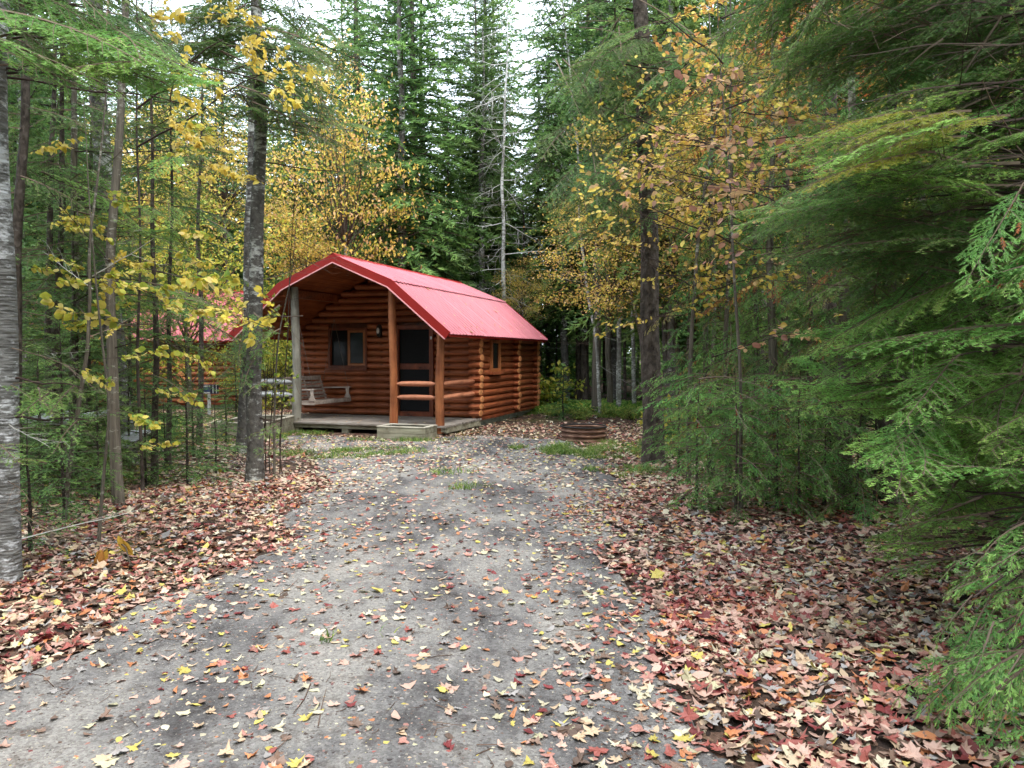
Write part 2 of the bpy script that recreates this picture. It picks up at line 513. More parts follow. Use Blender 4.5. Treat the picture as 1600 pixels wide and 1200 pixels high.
ground = link('ground', grid_mesh('ground', spaced(-160, 160, -8, 8, .14, 9), spaced(-60, 220, 0, 18, .14, 9), hgt, M['floor']), kind='structure')
drive = link('driveway', grid_mesh('driveway', np.arange(-6, 4, .07), np.arange(-6, 15, .07), lambda x, y: hgt(x, y) + np.clip(inside(x, y) + .05, -.05, .012), M['gravel'],
                                   lambda x, y: inside(x, y) > -.08), kind='structure')
def surf(x, y): return hgt(x, y) + np.where(inside(x, y) > -.05, .012, 0)

# ------------------------------------------------------------------ cabin
CAB_LOC, CAB_ROT = (-4.19, 14.90, 0), -math.atan2(.322, .947)
RP = [(-1.32, 1.86), (-.17, 2.82), (1.02, 3.32), (2.21, 2.82), (3.36, 1.86)]   # roof profile (w, z) top side
T0, T1 = -.28, 5.86
def roofz(w):
    return float(np.interp(w, [p[0] for p in RP], [p[1] for p in RP]))

def log_mesh(length, hh=.14, r=.062, end0=False, end1=False, flat=False):
    """a D-shaped log along +X from 0, its round face to -Y, base at z=0"""
    prof = [(.05, .0), (.0, .004), (-.030, .016), (-.052, .038), (-.060, .070), (-.052, .102), (-.030, .124), (.0, .136), (.05, .14)]
    prof = [(a, b * hh / .14) for a, b in prof]
    n = len(prof)
    segs = max(2, int(length / .9) + 1)
    V, Fc, mi = [], [], []
    xs = [0] + [length * k / segs for k in range(1, segs)] + [length]
    for x in xs:
        k = random.uniform(-.003, .003)
        for a, b in prof: V.append((x, a + k, b))
    for i in range(len(xs) - 1):
        for j in range(n - 1):
            Fc.append((i * n + j, i * n + j + 1, (i + 1) * n + j + 1, (i + 1) * n + j)); mi.append(0)
    Fc.append(tuple(range(n))); mi.append(1 if end0 else 0)
    Fc.append(tuple((len(xs) - 1) * n + j for j in range(n - 1, -1, -1))); mi.append(1 if end1 else 0)
    me = mesh_py('log', V, Fc, [M['log'], M['log_end']], True, mi)
    try: me.set_sharp_from_angle(angle=math.radians(40))
    except Exception: pass
    return me
_logc = {}
def log_cached(L, e0=False, e1=False):
    k = (round(L, 2), e0, e1)
    if k not in _logc: _logc[k] = log_mesh(max(k[0], .05), .14, .062, e0, e1)
    return _logc[k]

def build_cabin(label):
    cab = empty('log_cabin', CAB_LOC, (0, 0, CAB_ROT), label=label, cat='cabin')
    LH = .14; Z0 = .2
    # --- porch deck
    deck = empty('porch_deck'); deck.parent = cab
    y = -.12
    k = 0
    while y < 1.68:
        MB().box(-1.22 + .01 * (k % 2), 3.2 - .008 * (k % 3), y, y + .134, .165, .2, .003).obj('plank', M['deck'], deck); y += .142; k += 1
    fr = MB()
    fr.box(-1.2, 3.18, -.07, -.03, .085, .162).box(3.13, 3.18, -.028, 1.7, .06, .162).box(-1.2, -1.15, -.048, 1.7, .035, .162)
    for w in (-1.1, 0, 1.1, 2.1, 2.98): fr.box(w - .07, w + .07, -.045, .1, -.1, .16)
    fr.obj('joist', M['timber'], deck)
    # --- posts
    for w, mt, r in ((-1.0, 'post_grey', .075), (0, 'post_grey', .082), (2.1, 'post_brown', .074), (3.05, 'post_brown', .08)):
        top = roofz(w) - .1
        pts, rr = [], []
        for i in range(9):
            t = i / 8; z = (.2 if w < 3 else .06) + t * (top - .2)
            pts.append((w + .012 * math.sin(t * 5 + w * 3), .012 * math.sin(t * 4 + w), z)); rr.append(r * (1.06 - .14 * t + .03 * math.sin(t * 9 + w)))
        MB().tube(pts, rr, 14).obj('post', M[mt], cab, True, label='weathered grey porch post' if mt == 'post_grey' else 'brown round porch post')
    # --- rails
    def rail(a, b, z, mt):
        a = Vector((*a, z)); b = Vector((*b, z + .004)); d = (b - a).normalized(); L = (b - a).length
        MB().tube([(0, 0, 0), (.03, 0, 0), (.10, 0, 0), (L / 2, 0, .004), (L - .10, 0, 0), (L - .03, 0, 0), (L, 0, 0)], [.02, .024, .046, .05, .046, .024, .02], 12).obj(
            'rail', M[mt], cab, True, Matrix.Translation(a) @ d.to_track_quat('X', 'Z').to_matrix().to_4x4())
    for z in (.95, .70):
        rail((-.93, 0), (-.08, 0), z, 'rail_grey')
        rail((2.17, 0), (2.975, 0), z, 'rail_brown')
        rail((3.05, .08), (3.08, 1.62), z, 'rail_brown')
        rail((-1.0, .08), (-1.02, 1.62), z, 'rail_grey')
    MB().tube([(3.06, 1.66, .2), (3.07, 1.65, 1.0), (3.06, 1.66, 1.9)], [.05, .045, .045], 12).obj('wall_post', M['post_brown'], cab, True)
    # --- walls: every course a log
    def wall(name, origin, rotz, length, z_top_at, openings, e0=0, e1=0):
        """origin (w,t); along +X rotated by rotz; z_top_at(x)-> height limit"""
        wl = empty(name); wl.parent = cab
        k = 0; z = Z0
        while True:
            # span of x where the course is below the roof
            xs = np.linspace(-e0, length + e1, 121)
            ok = [x for x in xs if z_top_at(x) > z + LH * .35]
            if len(ok) < 6: break
            a, b = ok[0], ok[-1]
            spans = [(a, b)]
            for (ox0, ox1, oz0, oz1) in openings:
                if z + LH > oz0 + .02 and z < oz1 - .02:
                    ns = []
                    for s0, s1 in spans:
                        if ox1 <= s0 or ox0 >= s1: ns.append((s0, s1)); continue
                        if ox0 > s0: ns.append((s0, ox0))
                        if ox1 < s1: ns.append((ox1, s1))
                    spans = ns
            for s0, s1 in spans:
                if s1 - s0 < .06: continue
                me = log_cached(s1 - s0, s0 < 0, s1 > length)
                mw = Matrix.Translation((origin[0], origin[1], z)) @ Matrix.Rotation(rotz, 4, 'Z') @ Matrix.Translation((s0, 0, 0))
                link('log', me, wl, mw)
            z += LH; k += 1
        return wl
    ceil = lambda w: roofz(w) - .09
    # front wall behind the porch, at t = 1.8; door and window openings
    DO = (1.25, 2.13, .2, 2.1); WO = (-.37, .58, 1.2, 2.06)
    wall('front_wall', (-1.05, 1.80), 0, 4.10, lambda x: ceil(-1.05 + x), [(DO[0] + 1.05, DO[1] + 1.05, DO[2], DO[3]), (WO[0] + 1.05, WO[1] + 1.05, WO[2], WO[3])], 0, 0)
    MB().prism([(-1.04, .2), (3.04, .2), (3.04, ceil(3.04)), (2.21, ceil(2.21)), (1.02, ceil(1.02)), (-.17, ceil(-.17)), (-1.04, ceil(-1.04))], 1.853, 1.873).obj('inner_boarding', M['dark_wood'], cab)
    # side walls (round face outward): right wall faces +w
    SW = (2.44, 3.04, 1.12, 1.80)
    wall('side_wall', (3.05, 1.75), math.pi / 2, 3.85, lambda x: 1.97, [(SW[0] - 1.75, SW[1] - 1.75, SW[2], SW[3])], 0, .12)
    wall('side_wall', (-1.05, 5.60), -math.pi / 2, 3.85, lambda x: 1.97, [], 0, 0)
    wall('rear_wall', (3.05, 5.60), math.pi, 4.10, lambda x: ceil(3.05 - x), [], .16, .1)
    # crossing log ends at the corners and at the inner partition
    ce = empty('corner_log_ends'); ce.parent = cab
    ce.name = 'corner'
    for t, wid in ((1.67, .14), (4.12, .14), (5.67, .14)):
        for k in range(12):
            L = .20 + .015 * ((k * 7) % 3 - 1)
            me = log_end_mesh(wid * 2, L)
            mw = Matrix.Translation((3.02, t, Z0 + LH * k + (.07 if t < 2 else .035) - .035))
            link('log_end', me, ce, mw)
    # sill beam and skirting under the walls
    MB().box(3.0, 3.12, 1.72, 5.72, .14, .198).obj('sill_beam', M['dark_wood'], cab)
    MB().box(-1.0, 3.04, 1.74, 5.62, -.12, .138).obj('foundation', M['concrete'], cab)
    MB().box(-.98, 2.98, 1.88, 5.54, .14, .2).obj('floor_slab', M['dark_wood'], cab)
    # --- door
    door = empty('door'); door.parent = cab
    a, b, z0, z1 = DO
    f = MB().box(a, a + .09, 1.70, 1.86, z0, z1).box(b - .09, b, 1.70, 1.86, z0, z1).box(a + .092, b - .092, 1.70, 1.86, z1 - .09, z1).box(a + .092, b - .092, 1.71, 1.86, z0, z0 + .1)
    f.obj('door_frame', M['dark_wood'], door)
    MB().box(a + .092, b - .092, 1.74, 1.78, z0 + .98, z0 + 1.1).obj('crossbar', M['dark_wood'], door)
    MB().box(a + .092, b - .092, 1.755, 1.77, z0 + 1.102, z1 - .092).obj('screen', M['screen'], door)
    MB().box(a + .092, b - .092, 1.755, 1.77, z0 + .102, z0 + .978).obj('panel', M['screen'], door)
    for z in (.55, 1.8): MB().box(b - .06, b - .02, 1.685, 1.698, z, z + .06).obj('hinge', M['steel'], door)
    MB().tube([(a + .06, 1.69, 1.15), (a + .06, 1.65, 1.15), (a + .06, 1.65, 1.27), (a + .06, 1.69, 1.27)], .008, 8).obj('handle', M['steel'], door, True)
    # --- front window
    win = empty('window'); win.parent = cab
    a, b, z0, z1 = WO
    MB().box(a, a + .05, 1.72, 1.86, z0, z1).box(b - .05, b, 1.72, 1.86, z0, z1).box(a + .052, b - .052, 1.72, 1.86, z1 - .05, z1).box(a + .052, b - .052, 1.72, 1.86, z0, z0 + .05).obj('window_frame', M['dark_wood'], win)
    mid = (a + b) / 2
    MB().box(a + .052, mid - .002, 1.80, 1.81, z0 + .052, z1 - .052).obj('pane', M['glass'], win)
    MB().box(mid, mid + .055, 1.735, 1.765, z0 + .052, z1 - .052).box(b - .1, b - .052, 1.735, 1.765, z0 + .052, z1 - .052).box(mid + .056, b - .102, 1.735, 1.765, z0 + .052, z0 + .1).box(mid + .056, b - .102, 1.735, 1.765, z1 - .1, z1 - .052).obj('sash', M['mid_wood'], win)
    MB().box(mid + .057, b - .103, 1.745, 1.755, z0 + .102, z1 - .102).obj('pane', M['glass'], win)
    MB().box(a - .03, b + .03, 1.66, 1.74, z0 - .05, z0 - .004).obj('window_sill', M['dark_wood'], win)
    # --- side window
    win = empty('window'); win.parent = cab
    a, b, z0, z1 = SW
    X0, X1 = 3.07, 3.145
    MB().box(X0, X1, a, a + .09, z0, z1).box(X0, X1, b - .09, b, z0, z1).box(X0, X1, a + .092, b - .092, z1 - .07, z1).box(X0, X1, a + .092, b - .092, z0, z0 + .07).obj('window_frame', M['mid_wood'], win)
    MB().box(X0 + .03, X0 + .04, a + .092, b - .092, z0 + .072, z1 - .072).obj('pane', M['glass'], win)
    MB().box(X1 - .06, X1 + .05, a - .05, b + .05, z0 - .06, z0 - .004).obj('window_sill', M['log'], win)
    # --- wall lamp
    lampo = empty('wall_lamp'); lampo.parent = cab
    MB().tube([(.88, 1.735, 1.86), (.88, 1.72, 1.9), (.88, 1.72, 2.08), (.88, 1.735, 2.12)], [.03, .06, .06, .03], 10).obj('bracket', M['black'], lampo, True)
    MB().tube([(.88, 1.66, 1.93), (.88, 1.66, 1.96), (.88, 1.66, 2.02), (.88, 1.66, 2.05)], [.012, .03, .03, .014], 10).obj('glass_shade', M['bulb'], lampo, True)
    # --- roof
    roof = empty('roof'); roof.parent = cab
    def sheet(p, q, ta, tb, lift):
        """ribbed steel sheet from ridge side p to eave side q (w,z), between ta and tb along the ridge"""
        dx, dz = q[0] - p[0], q[1] - p[1]; L = math.hypot(dx, dz); nx, nz = -dz / L, dx / L
        if nz < 0: nx, nz = -nx, -nz
        prof = []; t = ta; pitch = .1525; i = 0
        while t < tb - 1e-4:
            for dt, h in ((0, 0), (.085, 0), (.103, .019), (.132, .019), (.150, 0)):
                if t + dt <= tb + 1e-4: prof.append((t + dt, h))
            t += pitch
        if prof[-1][0] < tb - .002: prof.append((tb, 0))
        V, Fc = [], []
        for s in range(4):
            f = s / 3
            for tt, h in prof:
                g = h + lift; wob = .002 * math.sin(tt * 9 + f * 4)
                V.append((p[0] + dx * f + nx * (g + wob), tt, p[1] + dz * f + nz * (g + wob)))
        for tt, h in prof:   # rolled lower lip gives the sheet its thickness
            g = h + lift - .006
            V.append((q[0] + nx * g, tt, q[1] + nz * g))
        n = len(prof)
        for s in range(4):
            for i in range(n - 1): Fc.append((s * n + i, s * n + i + 1, (s + 1) * n + i + 1, (s + 1) * n + i))
        return mesh_py('roof_sheet', V, Fc, M['roof'])
    n = 7; wdt = (T1 - T0) / n
    for (p, q, lift, ext) in ((RP[2], RP[3], .018, .05), (RP[3], RP[4], .004, .02), (RP[2], RP[1], .018, .05), (RP[1], RP[0], .004, .02)):
        L = math.hypot(q[0] - p[0], q[1] - p[1]); q2 = (q[0] + (q[0] - p[0]) * ext / L, q[1] + (q[1] - p[1]) * ext / L)
        for k in range(n):
            link('roof_sheet', sheet(p, q2, T0 + wdt * k + .001, T0 + wdt * (k + 1) + .006, lift + .0015 * (k % 2)), roof)
    # boards under the sheets, one per strip
    for (p, q) in ((RP[2], RP[3]), (RP[3], RP[4]), (RP[2], RP[1]), (RP[1], RP[0])):
        L = math.hypot(q[0] - p[0], q[1] - p[1]); nb = max(4, int(L / .15)); dx, dz = (q[0] - p[0]) / L, (q[1] - p[1]) / L
        nx, nz = (-dz, dx) if dx > 0 else (dz, -dx)
        for k in range(nb):
            s0, s1 = L * k / nb + .002, L * (k + 1) / nb - .003
            pr = [(p[0] + dx * s + nx * g, p[1] + dz * s + nz * g) for s, g in ((s0, -.008), (s1, -.008), (s1, -.03), (s0, -.03))]
            MB().prism(pr, T0 + .03, T1 - .03).obj('roof_board', M['soffit'], roof)
    # rafters and ridge beam seen from the porch
    for w in (1.02, -.17, 2.21):
        zt = roofz(w) - .045
        MB().box(w - .05, w + .05, T0 + .06, T1 - .1, zt - .17, zt - .012).obj('purlin', M['log'], roof)
    # fascia along the front and back rake
    def offs(d):
        out = []
        for i, (w, z) in enumerate(RP):
            a = RP[max(i - 1, 0)]; b = RP[min(i + 1, 4)]
            if i in (0, 4):
                a, b = (RP[0], RP[1]) if i == 0 else (RP[3], RP[4])
            ux, uz = b[0] - a[0], b[1] - a[1]; L = math.hypot(ux, uz); out.append((w - uz / L * d, z + ux / L * d))
        return out
    for ta, tb in ((T0 - .025, T0), (T1, T1 + .025)):
        for i in range(4):
            o1, o2 = offs(.03), offs(-.115)
            MB().prism([o1[i], o1[i + 1], o2[i + 1], o2[i]], ta, tb).obj('fascia', M['red_metal'], roof)
            o3, o4 = offs(-.117), offs(-.137)
            MB().prism([o3[i], o3[i + 1], o4[i + 1], o4[i]], ta - .012, tb - .012).obj('edge_trim', M['trim_pale'], roof)
    rc = [(1.02 - .14, 3.32 - .035), (1.02, 3.32 + .055), (1.02 + .14, 3.32 - .035), (1.02, 3.32 + .045)]
    MB().prism(rc, T0 - .02, T1 + .02).obj('ridge_cap', M['red_metal'], roof)
    for i in (0, 4):
        s = 1 if i == 4 else -1
        MB().prism([(RP[i][0] - .02 * s, RP[i][1] - .0), (RP[i][0] + .005 * s, RP[i][1] - .02), (RP[i][0] + .0 * s, RP[i][1] - .055), (RP[i][0] - .025 * s, RP[i][1] - .055)], T0 + .002, T1 - .002).obj('eave_board', M['red_metal'], roof)
    lg = np.random.default_rng(61); LT, LC = [], []
    cols = [srgb(212, 178, 90), srgb(196, 150, 112), srgb(150, 96, 70), srgb(120, 84, 60), srgb(206, 190, 140)]
    for i in range(330):
        if i < 210:
            t = lg.uniform(T0 + .1, T1 - .1); q = lg.integers(0, 2); f = lg.random() ** .7; P_, Q_ = (RP[2], RP[3]) if q else (RP[3], RP[4])
            c = np.array([P_[0] + (Q_[0] - P_[0]) * f, t, P_[1] + (Q_[1] - P_[1]) * f + .035]); sl_ = (Q_[1] - P_[1]) / (Q_[0] - P_[0])
            s_ = lg.uniform(.008, .03) if i % 4 else lg.uniform(.025, .045)
        else:
            c = np.array([lg.uniform(-1.1, 3.1), -.1 + 1.7 * lg.random() ** 1.6, .207]); sl_ = 0; s_ = lg.uniform(.02, .045)
        a = lg.uniform(0, 6.28); ux = np.array([math.cos(a), math.sin(a), sl_ * math.cos(a) + .1]) * s_; vx = np.array([-math.sin(a), math.cos(a), -sl_ * math.sin(a)]) * s_ * .45
        LT += [[c - ux, c + vx, c + ux], [c - ux, c + ux, c - vx]]; cc = cols[lg.integers(0, 5)]; LC += [cc, cc]
    link('fallen_leaves', mesh_soup('fallen_leaves', np.array(LT), np.array(LC), np.zeros(len(LT), int), [M['litter']]), cab, kind='stuff')
    return cab

def log_end_mesh(h, L):
    V, Fc, mi = [], [], []
    n = 10; r = .069
    for x, k in ((-.05, 1), (L - .012, 1), (L, .82)):
        for i in range(n):
            t = 2 * math.pi * i / n
            V.append((x, h / 2.3 * math.cos(t) * k, .07 + r * math.sin(t) * k))
    for s in range(2):
        for i in range(n):
            j = (i + 1) % n
            Fc.append((s * n + i, s * n + j, (s + 1) * n + j, (s + 1) * n + i)); mi.append(0 if s == 0 else 1)
    Fc.append(tuple(2 * n + i for i in range(n))); mi.append(1)
    me = mesh_py('log_end', V, Fc, [M['log'], M['log_end']], True, mi)
    try: me.set_sharp_from_angle(angle=math.radians(35))
    except Exception: pass
    return me

cabin = build_cabin('red-brown log cabin with pinkish red metal roof and open front porch')
cabin2 = copy_tree(cabin)
cabin2['label'] = 'second log cabin half hidden behind the trees on the left'
cabin2.location = (-13.5, 22.3, .0); cabin2.rotation_euler = (0, 0, math.atan2(-.97, .25))

CR = Matrix.Translation(CAB_LOC) @ Matrix.Rotation(CAB_ROT, 4, 'Z')

# --- porch swing: bench facing the middle of the porch, hung on chains
sw = empty('porch_swing', CR @ Vector((-.15, 1.08, .52)), (0, math.radians(0), CAB_ROT + math.radians(-3)), label='weathered grey slatted bench swing hanging on chains in the porch', cat='porch swing')
HL = .62
for k in range(5): MB().box(-.28 + k * .115, -.28 + k * .115 + .09, -HL, HL, .0, .02).obj('seat_slat', M['swing'], sw)
MB().box(.30, .33, -HL - .01, HL + .01, -.03, .05).obj('front_rail', M['swing'], sw)
for k in range(6):
    z = .05 + k * .075; x = -.30 - k * .028
    MB().box(x - .01, x + .008, -HL, HL, z, z + (.05 if k < 5 else .09)).obj('back_slat', M['swing'], sw)
for y in (-HL + .02, 0, HL - .05):
    MB().prism([(-.29, -.02), (-.27, .0), (-.45, .52), (-.47, .52)], y, y + .035).obj('back_upright', M['swing'], sw)
for y in (-HL - .03, HL - .03):
    MB().prism([(-.36, .24), (.30, .26), (.34, .285), (-.36, .265)], y, y + .07).obj('armrest', M['swing'], sw)
    MB().prism([(.16, .052), (.32, .052), (.27, .15), (.28, .255), (.20, .255), (.22, .15)], y + .015, y + .045).obj('arm_support', M['swing'], sw)
    MB().box(-.30, .30, y + .01, y + .05, -.042, -.002).obj('cross_beam', M['swing'], sw)
for y in (-HL, HL):
    for x in (-.42, .27):
        ch = MB()
        top = Vector((-.08, y, 1.72)); bot = Vector((x, y, .24))
        nL = 26
        for i in range(nL):
            a = bot.lerp(top, i / nL); b = bot.lerp(top, (i + 1.15) / nL)
            ch.tube([a, b], .0055, 4)
        ch.obj('chain', M['chain'], sw)

# --- planter box beside the corner post
def planter(name, label, mw, L, Dp, H, pieces=2):
    e = empty(name, label=label, cat='planter'); e.matrix_basis = mw
    hh = H / pieces
    for k in range(pieces):
        z = k * hh + .002
        o = .003 * (k % 2)
        MB().box(0, L, o, .045, z - (.03 if k == 0 else 0), z + hh - .004).obj('board', M['timber'], e)
        MB().box(0, L, Dp - .045, Dp - o, z - (.03 if k == 0 else 0), z + hh - .004).obj('board', M['timber'], e)
        for x in (0 + o, L - .045 - o):
            MB().box(x, x + .045, .047, Dp - .047, z - (.03 if k == 0 else 0), z + hh - .004).obj('board', M['timber'], e)
    MB().box(-.006, L + .006, -.006, .06, H, H + .02).box(-.006, L + .006, Dp - .06, Dp + .006, H, H + .02).box(-.006, .06, .062, Dp - .062, H, H + .02).box(L - .06, L + .006, .062, Dp - .062, H, H + .02).obj('cap_board', M['timber_top'], e)
    xs = np.linspace(.046, L - .046, 16); ys = np.linspace(.046, Dp - .046, 12)
    link('soil', grid_mesh('soil', xs, ys, lambda x, y: H - .06 + .02 * vnoise(x, y, 14, 9), M['soil']), e)
    return e
planter('planter_box', 'low weathered timber planter box in front of the porch corner post', CR @ Matrix.Translation((2.19, -.80, 0)), .92, .53, .22)
planter('planter_box', 'long timber planter left of the porch, partly behind the twin trunks', Matrix.Translation((-5.25, 13.35, .02)) @ Matrix.Rotation(math.radians(-3), 4, 'Z'), .95, 1.7, .27)

# --- fire ring
fx, fy = -(800 - 912) / 1200 * 13.3, 13.3
fr = empty('fire_ring', (fx, fy, h1(fx, fy)), label='round corrugated rusty steel fire ring on the leafy grass', cat='fire ring')
def ring(rad_prof, n=64):
    V, Fc = [], []
    m = len(rad_prof)
    for i in range(n):
        t = 2 * math.pi * i / n; k = 1 + .006 * math.sin(3 * t + 1)
        for r, z in rad_prof: V.append((r * math.cos(t) * k, r * math.sin(t) * k, z + .004 * math.sin(2 * t)))
    for i in range(n):
        j = (i + 1) % n
        for q in range(m):
            p = (q + 1) % m
            Fc.append((i * m + q, j * m + q, j * m + p, i * m + p))
    return V, Fc
R0 = .395
outer = [(R0 + .018 * math.sin(z / .235 * 6 * math.pi) , z) for z in np.linspace(-.03, .235, 34)]
inner = [(r - .006, z) for r, z in reversed(outer)]
V, Fc = ring(outer + inner)
link('corrugated_wall', mesh_py('corrugated_wall', V, Fc, M['rust'], True), fr)
V, Fc = ring([(R0 + .012, .238), (R0 + .014, .256), (R0 - .012, .258), (R0 - .014, .238)])
link('rim', mesh_py('rim', V, Fc, M['black'], True), fr)
aa = MB(); V = [(0, 0, .05)]; Fc = []
for i in range(28): V.append((.37 * math.cos(i / 28 * 6.2832), .37 * math.sin(i / 28 * 6.2832), .03 + .01 * (i % 3)))
for i in range(28): Fc.append((0, 1 + i, 1 + (i + 1) % 28))
aa.add(V, Fc).obj('ash_bed', M['ash'], fr)

# --- picnic table in the trees, seen end-on
px, py = at(104, 660, 9.3).x, 9.3
pt = empty('picnic_table', (px, py, h1(px, py) - .005), (0, 0, math.radians(18)), label='pale grey picnic table glinting between the thin trunks on the left', cat='picnic table')
for k in range(5): MB().box(-.37 + k * .15, -.37 + k * .15 + .138, -.9, .9, .70, .738).obj('plank', M['rail_grey'], pt)
for sx in (-1, 1):
    for k in range(2): MB().box(sx * .68 - .14 + k * .145, sx * .68 - .14 + k * .145 + .135, -.9, .9, .42, .455).obj('bench_plank', M['rail_grey'], pt)
for yy in (-.62, .62):
    MB().box(-.8, .8, yy - .02, yy + .02, .33, .418).obj('bench_beam', M['timber'], pt)
    MB().box(-.36, .36, yy - .02, yy + .02, .61, .698).obj('top_beam', M['timber'], pt)
    for sx in (-1, 1):
        MB().prism([(sx * .22, .68), (sx * .32, .68), (sx * .62, 0), (sx * .52, 0)], yy + .022, yy + .06).obj('leg', M['timber'], pt)

# --- small blue and white panel on a short post in front of the second cabin
s0 = at(327, 645, 18.6)
sg = empty('sign', (s0.x, s0.y, h1(s0.x, s0.y)), (0, 0, math.radians(6)), label='small blue and white panel on a short pale post before the second cabin', cat='sign')
MB().box(-.035, .035, -.02, .02, -.1, .52).obj('post', M['white_paint'], sg)
MB().box(-.24, .24, -.035, -.022, .53, .76).obj('panel', M['navy'], sg)
MB().box(-.235, .04, -.041, -.037, .70, .745).box(-.235, .04, -.041, -.037, .54, .575).box(.095, .115, -.041, -.037, .545, .745).box(.175, .19, -.041, -.037, .545, .745).obj('print_stripes', M['white_paint'], sg)
MB().box(-.235, .04, -.0405, -.037, .58, .69).obj('print_block', M['blue'], sg)

# ------------------------------------------------------------------ foliage generators
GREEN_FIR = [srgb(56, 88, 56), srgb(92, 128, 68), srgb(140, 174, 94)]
GREEN_LIT = [srgb(80, 128, 66), srgb(126, 176, 86), srgb(170, 212, 112)]  # fir greens for lit boughs, the light put into the colour
GREEN_CED = [srgb(72, 116, 64), srgb(108, 158, 82), srgb(146, 190, 100)]
TWIG = srgb(112, 98, 84); TWIG_PALE = srgb(168, 166, 158); TWIG_DARK = srgb(70, 60, 54)
YEL = [srgb(214, 192, 78), srgb(226, 206, 100), srgb(200, 186, 84), srgb(220, 204, 126)]
GOLD = [srgb(218, 188, 92), srgb(228, 204, 102), srgb(204, 172, 92), srgb(212, 182, 122)]
ORNG = [srgb(214, 138, 76), srgb(220, 160, 92), srgb(196, 118, 74)]
YGRN = [srgb(186, 188, 74), srgb(158, 172, 70), srgb(206, 196, 84), srgb(120, 152, 66)]
PINK = [srgb(206, 164, 146), srgb(216, 176, 128), srgb(190, 140, 116), srgb(224, 190, 140)]
SHRUB = [srgb(128, 164, 78), srgb(160, 184, 88), srgb(104, 144, 68), srgb(196, 190, 100)]

def unit(v): return v / np.maximum(np.linalg.norm(v, axis=-1, keepdims=True), 1e-9)

class Twigs:
    def __init__(s): s.p0, s.p1, s.r0, s.r1, s.lv, s.nr = [], [], [], [], [], []
    def add(s, a, b, r0, r1, lv, normal=(0, 0, 1)):
        s.p0.append(a); s.p1.append(b); s.r0.append(r0); s.r1.append(r1); s.lv.append(lv); s.nr.append(normal)
    def arr(s): return [np.array(x, float) for x in (s.p0, s.p1, s.r0, s.r1, s.lv, s.nr)]

def grow_frond(g, L, side_sp=.05, side_len=.45, ang=52, ter_sp=.045, ter_len=.3, droop=.18, bare=.12, side_droop=.25, r=.008, rise=0.0, ter=True):
    tw = Twigs()
    nA = 7
    ph = g.uniform(0, 6.28)
    def ax(s): return np.array([L * s, .03 * L * math.sin(s * 3.2 + ph), rise * L * s - droop * L * s * s])
    for i in range(nA): tw.add(ax(i / nA), ax((i + 1) / nA), r * (1 - .8 * i / nA), r * (1 - .8 * (i + 1) / nA), 0)
    s = bare; k = 0
    while s < .985:
        sgn = 1 if k % 2 else -1; k += 1
        p = ax(s); t = unit(ax(min(s + .03, 1)) - p)
        a = math.radians(ang * (1 - .25 * s) + g.normal(0, 6)) * sgn
        ln = side_len * L * ((1 - s) ** .75) * min(1, .45 + (s - bare) / .2) * g.uniform(.72, 1.15) + .03
        dr = np.array([t[0] * math.cos(a) - t[1] * math.sin(a), t[0] * math.sin(a) + t[1] * math.cos(a), t[2] + g.normal(0, .07)])
        dr = unit(dr)
        q = p; npc = 3 if ln > .12 else 1
        for j in range(npc):
            f0, f1 = j / npc, (j + 1) / npc
            d2 = unit(dr + np.array([0, 0, -side_droop * f1 * 1.3]) + t * .18 * f1)
            q2 = q + d2 * ln / npc
            tw.add(q, q2, r * .38 * (1 - .6 * f0), r * .38 * (1 - .6 * f1), 1)
            if ter and ln > .09:
                m = max(1, int(ln / npc / ter_sp))
                for u in range(m):
                    fu = (u + g.uniform(0, .6)) / m
                    for sg in ((1, -1) if g.random() < .75 else (1,)):
                        b = math.radians(48 + g.normal(0, 8)) * sg
                        e = np.array([d2[0] * math.cos(b) - d2[1] * math.sin(b), d2[0] * math.sin(b) + d2[1] * math.cos(b), d2[2] - .08 + g.normal(0, .1)])
                        l3 = ter_len * ln * (1 - (f0 + fu / npc)) * g.uniform(.6, 1.2) + .018
                        st = q + (q2 - q) * fu
                        tw.add(st, st + unit(e) * l3, .0012, .0008, 2)
            q = q2
        s += side_sp / L * g.uniform(.75, 1.25)
    return tw.arr()

def twig_tris(A, col, minlv=9, sides=3, thick=1.0):
    """three-sided prisms for the twigs up to level minlv"""
    p0, p1, r0, r1, lv, nr = A
    k = lv <= minlv
    p0, p1, r0, r1 = p0[k], p1[k], r0[k] * thick, r1[k] * thick
    d = unit(p1 - p0); ref = np.tile([0, 0, 1.0], (len(d), 1)); ref[np.abs(d[:, 2]) > .9] = [1, 0, 0]
    a = unit(np.cross(d, ref)); b = np.cross(a, d)
    T = []
    for i in range(sides):
        t0, t1 = 2 * math.pi * i / sides, 2 * math.pi * (i + 1) / sides
        u0 = a * math.cos(t0) + b * math.sin(t0); u1 = a * math.cos(t1) + b * math.sin(t1)
        A0 = p0 + u0 * r0[:, None]; A1 = p0 + u1 * r0[:, None]; B0 = p1 + u0 * r1[:, None]; B1 = p1 + u1 * r1[:, None]
        T += [np.stack([A0, A1, B1], 1), np.stack([A0, B1, B0], 1)]
    T = np.concatenate(T)
    return T, np.tile(col, (len(T), 1)), np.ones(len(T), int)

